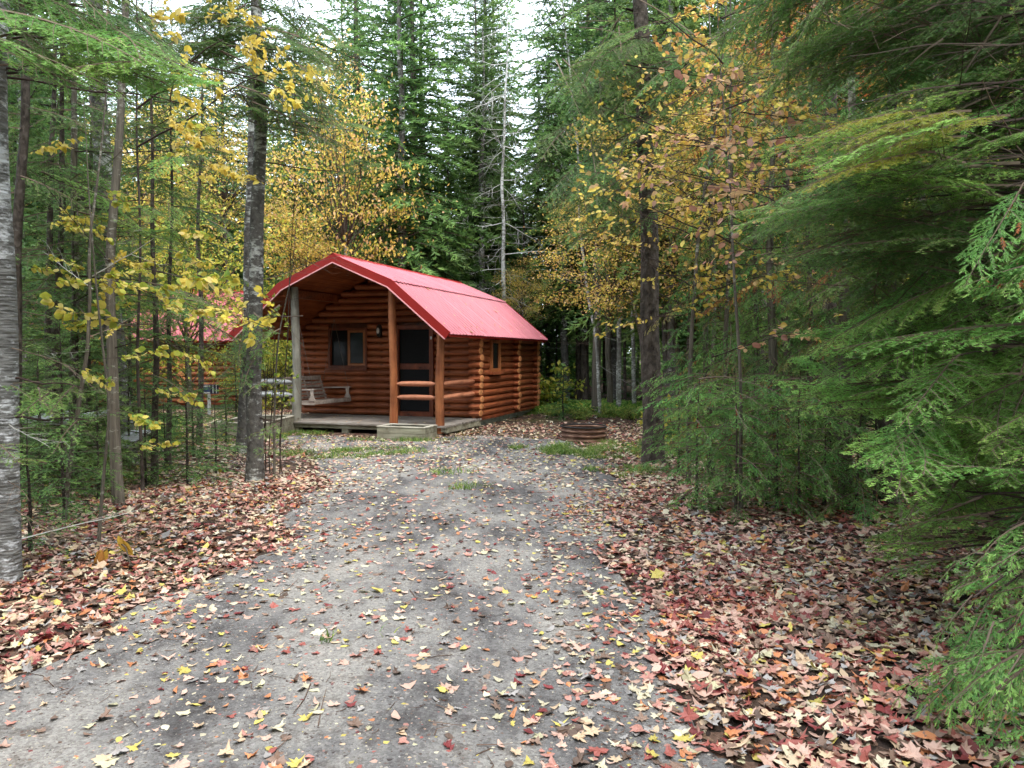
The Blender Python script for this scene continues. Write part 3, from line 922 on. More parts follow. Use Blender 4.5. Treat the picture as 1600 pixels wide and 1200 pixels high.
def needle_tris(g, A, density, nl, nw, pal, lvmin=1, ang=58, upk=.35, brown=.0):
    p0, p1, r0, r1, lv, nr = A
    k = lv >= lvmin
    p0, p1 = p0[k], p1[k]
    L = np.linalg.norm(p1 - p0, axis=1)
    cnt = np.maximum(1, (L * density + g.random(len(L))).astype(int))
    idx = np.repeat(np.arange(len(L)), cnt)
    n = len(idx)
    f = g.random(n)[:, None]
    d = unit(p1 - p0)[idx]
    base = p0[idx] + (p1 - p0)[idx] * f
    up = np.tile([0, 0, 1.0], (n, 1))
    side = unit(np.cross(d, up)); upv = np.cross(side, d)
    sg = np.where(g.random(n) < .5, -1, 1)[:, None]
    a = np.radians(ang + g.normal(0, 10, n))[:, None]
    lat = unit(side * sg + upv * (upk * g.normal(.5, .8, n))[:, None])
    dr = unit(d * np.cos(a) + lat * np.sin(a))
    l = (nl * g.uniform(.7, 1.15, n))[:, None]
    w = unit(np.cross(dr, np.cross(d, dr) + .35 * g.normal(0, 1, (n, 3)))) * nw * .5
    T = np.stack([base - w, base + w, base + dr * l], 1)
    pal = np.array(pal)
    rim = np.abs(base[:, 1]) / (np.abs(base[:, 1]).max() + 1e-6); tipx = base[:, 0] / (base[:, 0].max() + 1e-6)
    tone = np.clip(g.random(len(L))[idx] * .45 + g.random(n) * .15 + .5 * np.maximum(rim, tipx ** 3), 0, 1)     # paler towards the rim and tip of the frond
    i0 = np.clip((tone * (len(pal) - 1)).astype(int), 0, len(pal) - 2)
    ft = (tone * (len(pal) - 1) - i0)[:, None]
    C = pal[i0] * (1 - ft) + pal[i0 + 1] * ft
    if brown:
        bw = g.random(len(L)) < brown
        C[bw[idx]] = srgb(168, 108, 62)
    return T, C, np.zeros(n, int)

def cat(*parts):
    return tuple(np.concatenate([p[i] for p in parts]) for i in range(3))

def frond(g, L, lod, kind='fir', pal=None):
    if kind == 'fir':
        pal = pal or GREEN_FIR
        if lod == 0:
            A = grow_frond(g, L, .045, .42, 52, .04, .3, .16, .1 if L < 1.2 else .28, .2)
            return cat(twig_tris(A, TWIG, 1), needle_tris(g, A, 300, .019, .0040, pal, 1))
        if lod == 1:
            A = grow_frond(g, L, .06, .42, 52, .055, .3, .18, .12 if L < 1.2 else .25, .22)
            return cat(twig_tris(A, TWIG, 1), needle_tris(g, A, 150, .024, .0075, pal, 1))
        A = grow_frond(g, L, .13, .42, 55, .1, .3, .2, .1, .3, .012, ter=False)
        return cat(twig_tris(A, TWIG_DARK, 0, 3), needle_tris(g, A, 75, .08, .024, pal, 0, 50, .9))
    if kind == 'cedar':
        pal = pal or GREEN_CED
        if lod == 0:
            A = grow_frond(g, L, .06, .40, 46, .026, .45, .22, .12, .32, .006)
            return cat(twig_tris(A, TWIG, 1), needle_tris(g, A, 300, .020, .0060, pal, 1, 34, .06, .02))
        A = grow_frond(g, L, .075, .42, 46, .034, .45, .30, .12, .5, .006)
        return cat(twig_tris(A, TWIG, 1), needle_tris(g, A, 130, .02, .0090, pal, 1, 32, .06, .03))

def fm(name, parts, mats=None):
    return mesh_soup(name, parts[0], parts[1], parts[2], mats or [M['needle'], M['twig']])

g = np.random.default_rng(5)
FR = {}
for kind in ('fir', 'cedar'):
    for lod in (0, 1):
        for L in ((.45, .9, 1.6) if kind == 'fir' else (.4, .8, 1.4)):
            FR[kind, lod, L] = [fm('bough', frond(g, L, lod, kind)) for _ in range(2 if lod == 0 or L != .9 else 3)]
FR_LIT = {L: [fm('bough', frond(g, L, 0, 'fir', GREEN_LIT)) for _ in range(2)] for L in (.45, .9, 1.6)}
FR_OLIVE = [fm('bough', frond(g, .9, 0, 'fir', [srgb(110, 130, 50), srgb(150, 150, 58), srgb(120, 160, 66)])) for _ in range(2)]

CED_DEAD = fm('bough', frond(g, .8, 1, 'cedar', [srgb(150, 92, 56), srgb(178, 112, 66), srgb(196, 136, 84)]))
CED_OLIVE = fm('bough', frond(g, .8, 1, 'cedar', [srgb(98, 104, 62), srgb(136, 136, 78), srgb(164, 160, 92)]))
# dead, bare limbs
def bare_limb(g, L, lod=1, col=TWIG, thick=1.0, kink=.5):
    tw = Twigs()
    def walk(p, d, ln, r, lv):
        n = max(2, int(ln / .12)); q = p
        for i in range(n):
            d = unit(d + g.normal(0, .10 * kink + .03, 3) + np.array([0, 0, .015]))
            q2 = q + d * ln / n; rr = r * (1 - .75 * i / n)
            tw.add(q, q2, rr, r * (1 - .75 * (i + 1) / n), lv)
            if lv < 2 and i > 0 and g.random() < (.85 if lv == 0 else .45):
                for _ in range(1 + (g.random() < .3)):
                    s = 1 if g.random() < .5 else -1; a = math.radians(g.uniform(35, 70)) * s
                    e = np.array([d[0] * math.cos(a) - d[1] * math.sin(a), d[0] * math.sin(a) + d[1] * math.cos(a), d[2] + g.normal(0, .25)])
                    walk(q2, unit(e), ln * g.uniform(.2, .45), rr * .5, lv + 1)
            q = q2
    walk(np.zeros(3), np.array([1.0, 0, 0]), L, .009 * L ** .5 * thick, 0)
    A = tw.arr(); A[2] = np.maximum(A[2], .0014); A[3] = np.maximum(A[3], .0010)
    return twig_tris(A, col, 9)
BARE = [mesh_soup('bare_limb', *bare_limb(g, L, 1, c), [M['twig'], M['twig']]) for L, c in ((1.0, TWIG), (1.0, TWIG_PALE), (1.4, TWIG), (1.0, TWIG_DARK), (1.4, TWIG_DARK))]
BARE_W = [mesh_soup('bare_limb', *bare_limb(g, 1.3, 1, srgb(196, 194, 188), 1.6, .8), [M['twig'], M['twig']]) for _ in range(3)]

# broad leaves
def leaf_tris(g, P, D, Nn, size, pal, wid=.55, detail=1, palw=None):
    """leaves at points P pointing D with face normal Nn"""
    n = len(P); D = unit(D); W = unit(np.cross(D, Nn)); U = np.cross(W, D)
    s = (size * g.uniform(.65, 1.2, n))[:, None]
    fold = g.uniform(.05, .35, n)[:, None]
    def pt(a, b, c=0): return P + D * s * a + W * s * b * wid + U * s * (abs(b) * fold * .6 + c)
    if detail == 0:
        T = [np.stack([pt(0, 0), pt(.5, .5), pt(1, 0)], 1), np.stack([pt(0, 0), pt(1, 0), pt(.5, -.5)], 1)]
    else:
        T = []
        for sg in (1, -1):
            ring_ = [pt(0, 0), pt(.15, .32 * sg), pt(.42, .5 * sg), pt(.75, .36 * sg, -.03), pt(1, 0, -.08)]
            mid = pt(.5, 0, -.01)
            for a, b in zip(ring_[:-1], ring_[1:]): T.append(np.stack([mid, a, b], 1))
    k = len(T); T = np.concatenate(T)
    pal = np.array(pal); ci = g.choice(len(pal), n, p=palw)
    C = pal[ci] * g.uniform(.8, 1.12, n)[:, None]
    return T, np.tile(C, (k, 1)), np.zeros(len(T), int)

def leafy_limb(g, L, n, size, pal, detail=1, col=TWIG_DARK, wid=.55, thick=1.0, hang=.5):
    tw = Twigs(); ends = []
    def walk(p, d, ln, r, lv):
        k = max(2, int(ln / .12)); q = p
        for i in range(k):
            d = unit(d + g.normal(0, .10, 3)); q2 = q + d * ln / k
            tw.add(q, q2, r * (1 - .7 * i / k), r * (1 - .7 * (i + 1) / k), lv)
            if lv > 0 or i > k * .3: ends.append((q, q2, d))
            if lv < 2 and i > 0:
                s = 1 if i % 2 else -1; a = math.radians(g.uniform(35, 60)) * s
                e = np.array([d[0] * math.cos(a) - d[1] * math.sin(a), d[0] * math.sin(a) + d[1] * math.cos(a), d[2] + g.normal(0, .18)])
                if g.random() < .8: walk(q2, unit(e), ln * g.uniform(.25, .5) * (1 - .4 * i / k), r * .5, lv + 1)
            q = q2
    walk(np.zeros(3), np.array([1.0, 0, .05]), L, .007 * L ** .5 * thick, 0)
    A = tw.arr(); A[2] = np.maximum(A[2], .0014); A[3] = np.maximum(A[3], .001)
    ii = g.integers(0, len(ends), n); f = g.random(n)[:, None]
    P0 = np.array([e[0] for e in ends])[ii]; P1 = np.array([e[1] for e in ends])[ii]; Dd = np.array([e[2] for e in ends])[ii]
    P = P0 + (P1 - P0) * f + g.normal(0, .012, (n, 3))
    D = unit(Dd + g.normal(0, .6, (n, 3)) + np.array([0, 0, -hang])); Nn = unit(np.array([0, 0, 1.0]) + g.normal(0, .55, (n, 3)))
    return cat(leaf_tris(g, P, D, Nn, size, pal, wid, detail), twig_tris(A, col, 9))

# crown of a broad-leaved tree, centred on the origin, radii a (plan) and b (height)
def decid_crown(g, a, b, n_l, pal, size, clumps=60, detail=0):
    c = g.normal(0, 1, (clumps, 3)); c = unit(c) * (g.random((clumps, 1)) ** .45) * np.array([a, a, b])
    ci = g.integers(0, clumps, n_l)
    sp = g.uniform(.16, .34, clumps)[ci][:, None] * a * .8
    P = c[ci] + g.normal(0, 1, (n_l, 3)) * sp * np.array([1, 1, .4])
    D = unit(g.normal(0, 1, (n_l, 3)) + np.array([0, 0, -.5])); Nn = unit(np.array([0, 0, 1.0]) + g.normal(0, .6, (n_l, 3)))
    lv = leaf_tris(g, P, D, Nn, size, pal, .62, detail)
    tw = Twigs()
    for q in c:
        m = np.array([q[0] * .35, q[1] * .35, min(q[2], 0) * .8 - b * .25])
        tw.add(np.array([0, 0, m[2] - b * .2]), m, .02, .012, 0); tw.add(m, q, .012, .004, 0)
        for _ in range(3):
            e = q + g.normal(0, .22 * a, 3); tw.add(q, e, .006, .003, 1)
    return cat(lv, twig_tris(tw.arr(), TWIG_DARK, 9))

# crown of a far conifer, standing on z=0: height H, starts at hb
def conifer_crown(g, H, hb, Lmax, nb, base_set, droop0=-.28, gaps=.0, pw=.85):
    Ts, Cs, Ms = [], [], []
    for i in range(nb):
        f = (i + g.random()) / nb; z = hb + (H - hb) * f
        l = Lmax * (1 - f) ** pw * g.uniform(.55, 1.15) + .15
        if g.random() < gaps: continue
        az = i * 2.399 + g.normal(0, .3); pit = droop0 + .75 * f + g.normal(0, .09)
        T, C, Mi = base_set[g.integers(0, len(base_set))]
        Rm = np.array((Matrix.Rotation(az, 3, 'Z') @ Matrix.Rotation(-pit, 3, 'Y') @ Matrix.Rotation(g.normal(0, .3), 3, 'X')))
        k = l / 1.0
        Tt = (T * np.array([k, k, k])) @ Rm.T + np.array([0, 0, z])
        Ts.append(Tt); Cs.append(C * g.uniform(.75, 1.25)); Ms.append(Mi)
    return np.concatenate(Ts), np.concatenate(Cs), np.concatenate(Ms)

FAR_SET = [frond(g, 1.0, 2) for _ in range(5)]
PAL_B = [srgb(58, 92, 58), srgb(80, 118, 64), srgb(104, 138, 74)]
FAR_SET2 = [frond(g, 1.0, 2, 'fir', PAL_B) for _ in range(5)]
CROWN = []   # (mesh, H) full height firs, branches nearly to the top
for H, hb, Lm, nb, st in ((15, 3.0, 2.3, 210, FAR_SET), (13, 2.2, 2.1, 190, FAR_SET), (17, 4.5, 2.4, 210, FAR_SET), (14, 2.6, 2.0, 190, FAR_SET2), (11, 1.2, 1.8, 160, FAR_SET2)):
    CROWN.append((fm('crown', conifer_crown(g, H, hb, Lm, nb, st, pw=.62)), H, hb))
print('crown tris', [len(c[0].polygons) for c in CROWN])
MID_SET = []
for _ in range(4):
    A = grow_frond(g, 1.0, .075, .42, 54, .1, .3, .2, .15, .3, .01, ter=True)
    MID_SET.append(cat(twig_tris(A, TWIG_DARK, 0, 3), needle_tris(g, A, 85, .03, .011, GREEN_FIR, 1, 55, .6)))
print('mid', [len(m[0]) for m in MID_SET])
NEARCROWN = []
for H, hb, Lm, nb in ((14, 5.0, 2.0, 95), (13, 5.6, 1.8, 95)):
    NEARCROWN.append((fm('crown', conifer_crown(g, H, hb, Lm, nb, MID_SET)), H, hb))
YNEAR = []
for H, hb, Lm, nb in ((1.6, .1, .62, 46), (2.4, .15, .8, 60)):
    YNEAR.append((fm('crown', conifer_crown(g, H, hb, Lm, nb, [MID_SET[0], MID_SET[2]], -.05)), H, hb))
YOUNG = []
for H, hb, Lm, nb, st in ((4.2, .3, 1.1, 80, FAR_SET), (3.0, .15, .9, 60, FAR_SET2), (5.5, .3, 1.3, 100, FAR_SET)):
    YOUNG.append((fm('crown', conifer_crown(g, H, hb, Lm, nb, st, -.1)), H, hb))
DEC = {
 'yellow': fm('crown', decid_crown(g, 2.3, 2.8, 8000, YEL + GOLD + YGRN[:2], .095, 52), [M['leaf'], M['twig']]),
 'gold': fm('crown', decid_crown(g, 2.2, 2.6, 6200, GOLD + GOLD + PINK[1:2] + YEL[:2] + YGRN[:2], .09, 52), [M['leaf'], M['twig']]),
 'orange': fm('crown', decid_crown(g, 2.0, 2.2, 6500, ORNG + GOLD[:1], .12, 42), [M['leaf'], M['twig']]),
 'ygreen': fm('crown', decid_crown(g, 2.2, 2.4, 8500, YGRN, .095, 46), [M['leaf'], M['twig']]),
 'shrub': fm('foliage', decid_crown(g, .7, .45, 1500, SHRUB, .09, 26), [M['leaf'], M['twig']]),
 'shrub_y': fm('foliage', decid_crown(g, .6, .5, 700, YGRN, .11, 20), [M['leaf'], M['twig']]),
}

# ------------------------------------------------------------------ trunks and trees
def trunk_mesh(pts, rad, n=12, flare=.35, knob=.05, mat='bark_dark', seed=0):
    gg = np.random.default_rng(seed)
    P = [Vector(p) for p in pts]
    # resample
    Ls = [0]
    for a, b in zip(P[:-1], P[1:]): Ls.append(Ls[-1] + (b - a).length)
    tot = Ls[-1]; m = int(max(10, min(60, tot / .22)))
    V, Fc = [], []
    ph = gg.uniform(0, 6.28, 6)
    for i in range(m + 1):
        t = (i / m) ** 1.35; s = t * tot
        k = max(j for j in range(len(Ls)) if Ls[j] <= s + 1e-6); k = min(k, len(P) - 2)
        f = (s - Ls[k]) / (Ls[k + 1] - Ls[k]); f2 = f
        p = P[k].lerp(P[k + 1], f2)
        sw_ = min(1, s / 1.5) * .022; p.x += sw_ * math.sin(s * 1.1 + ph[4]) + sw_ * .6 * math.sin(s * 2.7 + ph[5]); p.y += sw_ * math.sin(s * .9 + ph[2])
        r = rad[k] + (rad[k + 1] - rad[k]) * f
        fl = 1 + flare * math.exp(-s / .22)
        for q in range(n):
            a = 2 * math.pi * q / n
            lob = 1 + knob * math.sin(3 * a + ph[0] + s * .7) + knob * .8 * math.sin(5 * a + ph[1] - s * 1.9) * math.sin(s * 5 + ph[2]) + (flare * .35 * math.exp(-s / .15)) * math.sin(4 * a + ph[3]) + gg.normal(0, knob * .25)
            V.append((p.x + r * fl * lob * math.cos(a), p.y + r * fl * lob * math.sin(a), p.z))
    for i in range(m):
        for q in range(n):
            j = (q + 1) % n
            Fc.append((i * n + q, i * n + j, (i + 1) * n + j, (i + 1) * n + q))
    return mesh_py('trunk', V, Fc, M[mat], True)

def trunk_pts(pxs, d, H, r):
    """pxs: photograph points bottom to top; carried on upward to height H"""
    b = at(pxs[0][0], 700, d); base = Vector((b.x, d, h1(b.x, d) - .08))
    pts = [base]
    for (x, y) in pxs[1:]: pts.append(at(x, y, d))
    top = pts[-1]
    if H > top.z + .3:
        dx = (pts[-1].x - pts[0].x) / max(.1, pts[-1].z - pts[0].z)
        pts.append(Vector((top.x + dx * (H - top.z), top.y, H)))
    tot = pts[-1].z - pts[0].z
    rad = [r * (1 - .85 * max(0, (p.z - base.z)) / max(tot, 1)) for p in pts]
    return pts, rad

def on_trunk(pts, z):
    for a, b in zip(pts[:-1], pts[1:]):
        if a.z <= z <= b.z: return a.lerp(b, (z - a.z) / (b.z - a.z))
    return pts[-1].copy() if z > pts[-1].z else pts[0].copy()

def place_bough(parent, ploc, a, b, me, L, roll=0.0, name='bough'):
    """bough mesh of length L (along +X) from a to b in world space; parent sits at ploc, unrotated"""
    d = b - a; ln = d.length
    if ln < .05: return None
    x = d.normalized(); y = Vector((0, 0, 1)).cross(x)
    if y.length < .05: y = Vector((0, 1, 0))
    y.normalize(); z = x.cross(y)
    Rm = Matrix((x, y, z)).transposed().to_4x4() @ Matrix.Rotation(roll, 4, 'X')
    s = ln / L; t = {'limb': 1.0, 'bare_limb': s * .65}.get(me.name.split('.')[0], s)
    return link(name, me, parent, Matrix.Translation(a - ploc) @ Rm @ Matrix.Diagonal((s, t, t, 1)))

def pick(kind, lod, ln):
    Ls = (.45, .9, 1.6) if kind in ('fir', 'lit') else (.4, .8, 1.4)
    L = min(Ls, key=lambda v: abs(math.log(v / ln)))
    if kind == 'lit': return random.choice(FR_LIT[L]), L
    return random.choice(FR[kind, lod, L]), L

class Tree:
    def __init__(s, name, label, cat_, pxs, d, H, r, mat='bark_dark', group=None, seed=0, crown=None, n=12, flare=.35, knob=.05, base=None):
        s.pts, s.rad = trunk_pts(pxs, d, H, r)
        s.loc = Vector((s.pts[0].x, s.pts[0].y, s.pts[0].z + .08))
        s.o = empty(name, s.loc, label=label, cat=cat_, group=group)
        me = trunk_mesh([p - s.loc for p in s.pts], s.rad, n, flare, knob, mat, seed)
        link('trunk', me, s.o)
        s.nb = 0; s.H = H; s.d = d
        if crown is not None:     # joined upper crown above the picture's edge
            cm, ch, chb = NEARCROWN[crown % 2]
            k = H / ch
            tp = on_trunk(s.pts, H)
            link('crown', cm, s.o, Matrix.Translation((tp.x - s.loc.x, 0, H * .04)) @ Matrix.Rotation(seed * 1.3, 4, 'Z') @ Matrix.Diagonal((k, k, k, 1)))
    def bough(s, a, b, kind='fir', lod=1, roll=0.0, me=None, L=None, name='bough'):
        ln = (b - a).length
        if me is None: me, L = pick(kind, lod, ln)
        s.nb += 1
        return place_bough(s.o, s.loc, a, b, me, L, roll, name)
    def ring(s, z0, z1, n, lmin, lmax, kind='fir', lod=1, pit=-.15, az=None, jit=.12):
        """boughs all round between two heights"""
        for i in range(n):
            z = z0 + (z1 - z0) * (i + random.random()) / n
            a = on_trunk(s.pts, z)
            t = (i * 2.399 + random.gauss(0, .3)) if az is None else random.uniform(*az)
            l = random.uniform(lmin, lmax); p = pit + random.gauss(0, jit)
            b = a + Vector((math.cos(t) * math.cos(p), math.sin(t) * math.cos(p), math.sin(p))) * l
            s.bough(a, b, kind, lod, random.gauss(0, .2))
    def bare(s, z0, z1, n, lmin, lmax, which=(0, 3), pit=0.0, az=None):
        for i in range(n):
            z = z0 + (z1 - z0) * (i + random.random()) / n
            a = on_trunk(s.pts, z)
            t = (i * 2.399 + random.gauss(0, .4)) if az is None else random.uniform(*az)
            l = random.uniform(lmin, lmax); p = pit + random.gauss(0, .2)
            b = a + Vector((math.cos(t) * math.cos(p), math.sin(t) * math.cos(p), math.sin(p))) * l
            k = random.choice(which); me = BARE[k]; L = 1.4 if k in (2, 4) else 1.0
            s.bough(a, b, me=me, L=L, roll=random.uniform(0, 6.28), name='dead_limb')
    def fill(s, n, cx, cy, rx, ry, d0, d1, kind='fir', lod=1, slope=.1, reach=1.2, jit=.5):
        """n boughs whose tips lie in an ellipse of the photograph; they come from the trunk's side"""
        for i in range(n):
            t = random.uniform(0, 6.28); q = math.sqrt(random.random())
            b = at(cx + rx * q * math.cos(t), cy + ry * q * math.sin(t), random.uniform(d0, d1))
            tr = on_trunk(s.pts, b.z)
            v = Vector((tr.x - b.x, tr.y - b.y, 0)); dist = v.length
            l = min(dist, reach * random.uniform(.7, 1.15))
            if dist < .08: continue
            v = v.normalized(); v.rotate(Euler((0, 0, random.gauss(0, jit))))
            a = b + v * l + Vector((0, 0, l * (slope + random.gauss(0, .2))))
            if dist > l + .25:     # bare inner part of the limb back to the trunk
                c = on_trunk(s.pts, max(.3, min(a.z + (dist - l) * slope * .6, s.pts[-1].z)))
                s.bough(c, a + (a - c).normalized() * .06, me=STEM, L=1.0, name='limb')
            s.bough(a, b, kind, lod, random.gauss(0, .22))

stw = Twigs()
for i in range(6): stw.add(np.array([i / 6, .02 * math.sin(i), .012 * math.sin(i * 1.7)]), np.array([(i + 1) / 6, .02 * math.sin(i + 1), .012 * math.sin((i + 1) * 1.7)]), .009 - .0009 * i, .009 - .0009 * (i + 1), 0)
STEM = mesh_soup('limb', *twig_tris(stw.arr(), TWIG_DARK, 9, 5), [M['twig'], M['twig']])

# ---- left side, nearest first
T = Tree('birch_tree', 'pale birch trunk with white papery bark at the left edge', 'tree', [(4, 930), (8, 600), (3, 300), (2, 0)], 4.8, 13, .078, 'bark_birch', seed=1, crown=3, n=20, flare=.2, knob=.02)
T.bare(.3, 1.6, 7, .5, 1.0, (0, 1, 2), -.1, az=(-1.2, .9))
T.fill(5, 60, 640, 25, 30, 4.3, 4.8, 'lit', 0, .25, .45)
T.fill(3, 60, 700, 40, 15, 4.0, 4.6, 'lit', 0, .0, .5)
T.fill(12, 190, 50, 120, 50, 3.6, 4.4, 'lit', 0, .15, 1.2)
T.fill(16, 150, 40, 150, 70, 4.0, 5.2, 'fir', 0, .2, 1.2)

T = Tree('maple_tree', 'slim grey trunk forking near the top, third from the left', 'tree', [(184, 800), (182, 700), (175, 520), (172, 400), (176, 260), (188, 90), (196, 40)], 7.3, 9, .054, 'bark_grey', seed=2, n=14, flare=.15, knob=.03)
T.bough(at(186, 110, 7.3), at(212, 40, 7.25), me=STEM, L=1.0, name='limb')
T.bare(1.5, 4.5, 9, .6, 1.3, (0, 2, 3), .2)

T = Tree('fir_tree', 'stout dark grey fir trunk behind the slim forked maple', 'tree', [(196, 725), (182, 600), (170, 480), (160, 240), (150, 60)], 10.5, 14, .15, 'bark_fir', seed=3, crown=0, n=16)
T.bare(1.2, 5.5, 16, .7, 1.5, (0, 3, 4), -.05)
T.ring(3.2, 6.5, 12, 1.0, 1.6)
T.fill(14, 90, 380, 90, 70, 8.8, 10.5, 'fir', 1, .1, 1.3)
T.fill(12, 110, 250, 100, 80, 8.8, 10.5, 'fir', 1, .1, 1.3)

T = Tree('fir_tree', 'speckled grey fir trunk standing just left of the cabin porch', 'tree', [(397, 752), (400, 690), (396, 500), (400, 350), (404, 200), (404, 90)], 8.9, 13, .094, 'bark_fir', seed=4, crown=1, n=18, flare=.3)
T.bare(1.8, 4.2, 14, .5, 1.2, (0, 3, 4), .0)
T.fill(30, 420, 130, 45, 80, 8.0, 9.2, 'fir', 0, .45, .8)
T.fill(26, 480, 90, 110, 80, 7.4, 9.4, 'fir', 0, .35, 1.2)
T.fill(14, 540, 190, 50, 40, 7.6, 8.8, 'fir', 0, .3, 1.1)
T.fill(30, 320, 50, 110, 70, 7.6, 9.0, 'fir', 0, .3, 1.2)
T.fill(9, 400, 520, 34, 40, 8.2, 8.7, 'lit', 1, .3, .5)
T.fill(5, 385, 600, 30, 14, 8.2, 8.7, 'fir', 1, .3, .5)
T.fill(5, 395, 690, 34, 18, 8.2, 8.7, 'fir', 1, .1, .4)

T = Tree('fir_tree', 'darker trunk close behind the speckled fir by the porch', 'tree', [(378, 700), (384, 560), (391, 400), (397, 100)], 11.6, 14, .09, 'bark_fir', seed=5, crown=2, n=14)
T.bare(1.2, 4.5, 12, .6, 1.2, (0, 3, 4), 0)
T.fill(12, 350, 560, 40, 40, 10.4, 11.4, 'fir', 1, .2, .9)

T = Tree('fir_sapling', 'thin black stem of a young fir between the forked maple and the porch', 'tree', [(241, 765), (240, 600), (242, 450), (240, 330)], 8.5, 5.4, .04, 'bark_dark', seed=6)
T.ring(.9, 5.2, 34, .6, 1.25, 'fir', 1, -.08)
T.bare(.2, 2.0, 10, .5, 1.1, (3, 4), -.1)
T = Tree('maple_sapling', 'crooked pale grey sapling stem leaning right beside the birch', 'sapling', [(96, 800), (108, 720), (122, 640), (124, 615), (138, 560), (146, 470), (142, 380)], 6.6, 4.3, .024, 'bark_grey', seed=7, n=8, flare=.1)
T.bare(.8, 2.4, 6, .5, 1.0, (1, 0), .3)
for i, (x, d, r, top, lab) in enumerate(((76, 9.5, .055, 7, 'black pole-thin fir trunk right of the birch, first of three'), (88, 8.6, .05, 7, 'brownish thin fir trunk right of the birch, second of three'),
        (137, 10.5, .045, 7, 'very thin dark fir stem beside the crooked pale sapling'), (262, 9.4, .035, 5.5, 'short twiggy fir stem right of the thin black stem'),
        (26, 7.5, .06, 9, 'brown fir trunk touching the right side of the birch'), (310, 12.5, .05, 7, 'thin fir stem in front of the second cabin'))):
    T = Tree('fir_sapling', lab, 'tree', [(x, 760), (x + 3, 600), (x + 2, 400), (x + 6, 200)], d, top, r, 'bark_dark', seed=20 + i, n=9)
    T.ring(2.0 if i != 3 else 1.6, top - .1, 30, .6, 1.3, 'fir', 1, -.1)
    T.bare(.3, 2.6, 12, .5, 1.1, (3, 4, 0), -.08)

T = Tree('fir_tree', 'soft green fir filling the space between birch and forked maple', 'tree', [(118, 770), (116, 500), (112, 200)], 8.2, 8, .05, 'bark_grey', seed=33, n=10)
T.ring(1.5, 7.5, 60, .6, 1.3, 'fir', 1, -.1)
T.fill(12, 230, 330, 100, 90, 7.0, 8.4, 'lit', 1, .15, .8)
T.fill(8, 300, 500, 60, 60, 7.2, 8.6, 'lit', 1, .15, .8)
# multi-stem bush left of the porch rails
T = Tree('hazel_bush', 'clump of thin bare stems with a few yellow leaves before the porch rails', 'bush', [(428, 745), (430, 640), (438, 520), (452, 430)], 9.4, 3.2, .017, 'bark_grey', seed=31, n=7, flare=.1)
for x0, x1, y1 in ((416, 412, 470), (437, 460, 300), (422, 428, 520), (410, 418, 560), (441, 436, 600)):
    a = at(x0, 740, 9.4); a.z = 0; b = at(x1, y1, 9.5)
    T.bough(a, b, me=STEM, L=1.0, name='stem')
HZ = [fm('leafy_twig', leafy_limb(g, .5, 16, .07, YGRN, 1, TWIG, .6), [M['leaf'], M['twig']]) for _ in range(2)]
for i in range(12):
    b = at(random.uniform(405, 470), random.uniform(430, 640), 9.4); T.bough(b + Vector((random.uniform(-.2, .2), .1, -.35)), b, me=HZ[i % 2], L=.5, name='leafy_twig')

# ---- right side
T = Tree('spruce_tree', 'thick dark flaking trunk right of the fire ring', 'tree', [(1022, 725), (1022, 650), (1014, 450), (1008, 250), (1004, 60)], 10.5, 15, .145, 'bark_dark', seed=40, crown=2, n=22, flare=.28, knob=.05)
T.bare(2.2, 6, 18, .8, 1.5, (3, 4, 0), -.2)
T.fill(34, 930, 200, 110, 110, 8.6, 10.5, 'fir', 1, .45, 1.4)
T.fill(24, 900, 330, 80, 50, 8.8, 10.0, 'fir', 1, .5, 1.2)
T.fill(26, 1100, 120, 120, 90, 8.4, 10.5, 'fir', 1, .4, 1.4)
T.fill(12, 960, 60, 120, 50, 8.8, 10.5, 'fir', 1, .3, 1.3)

# cedar clump on the right verge
ced = [(1208, 8.2, .06, 'brown cedar trunk in the middle of the right verge clump'), (1112, 9.2, .04, 'leaning thin cedar stem nearest the thick spruce'), (1140, 8.6, .035, 'thin straight cedar stem left of the brown trunk'),
       (1182, 9.0, .035, 'slim cedar stem behind the brown cedar trunk'), (1266, 8.2, .035, 'thin dark cedar stem right of the brown trunk'), (1325, 7.6, .07, 'dark cedar trunk at the foot of the big fir boughs')]
for i, (x, d, r, lab) in enumerate(ced):
    T = Tree('cedar_tree', lab, 'tree', [(x, 790), (x - 4, 650), (x - 12 if i == 1 else x - 2, 500), (x, 300)], d, 5.5 + i * .3, r, 'bark_grey', seed=50 + i, n=10)
    T.ring(1.35, 3.2, 26, .4, .85, 'cedar', 1, -.35)
    T.ring(3.2, 5.2, 20, .45, 1.05, 'cedar', 1, -.35)
    T.ring(.3, 1.3, 6, .35, .7, 'cedar', 1, -.25)
    for q in range(3):
        z = random.uniform(.9, 2.6); a = on_trunk(T.pts, z); t = random.uniform(2.6, 5.4)
        T.bough(a, a + Vector((math.cos(t), math.sin(t), -.35)) * random.uniform(.35, .6), me=CED_DEAD, L=.8)
    for q in range(5):
        z = random.uniform(.8, 2.8); a = on_trunk(T.pts, z); t = random.uniform(2.6, 5.4)
        T.bough(a, a + Vector((math.cos(t), math.sin(t), -.3)) * random.uniform(.5, .9), me=CED_OLIVE, L=.8)
    T.bare(.2, 2.0, 8, .4, .9, (3, 4), 0)
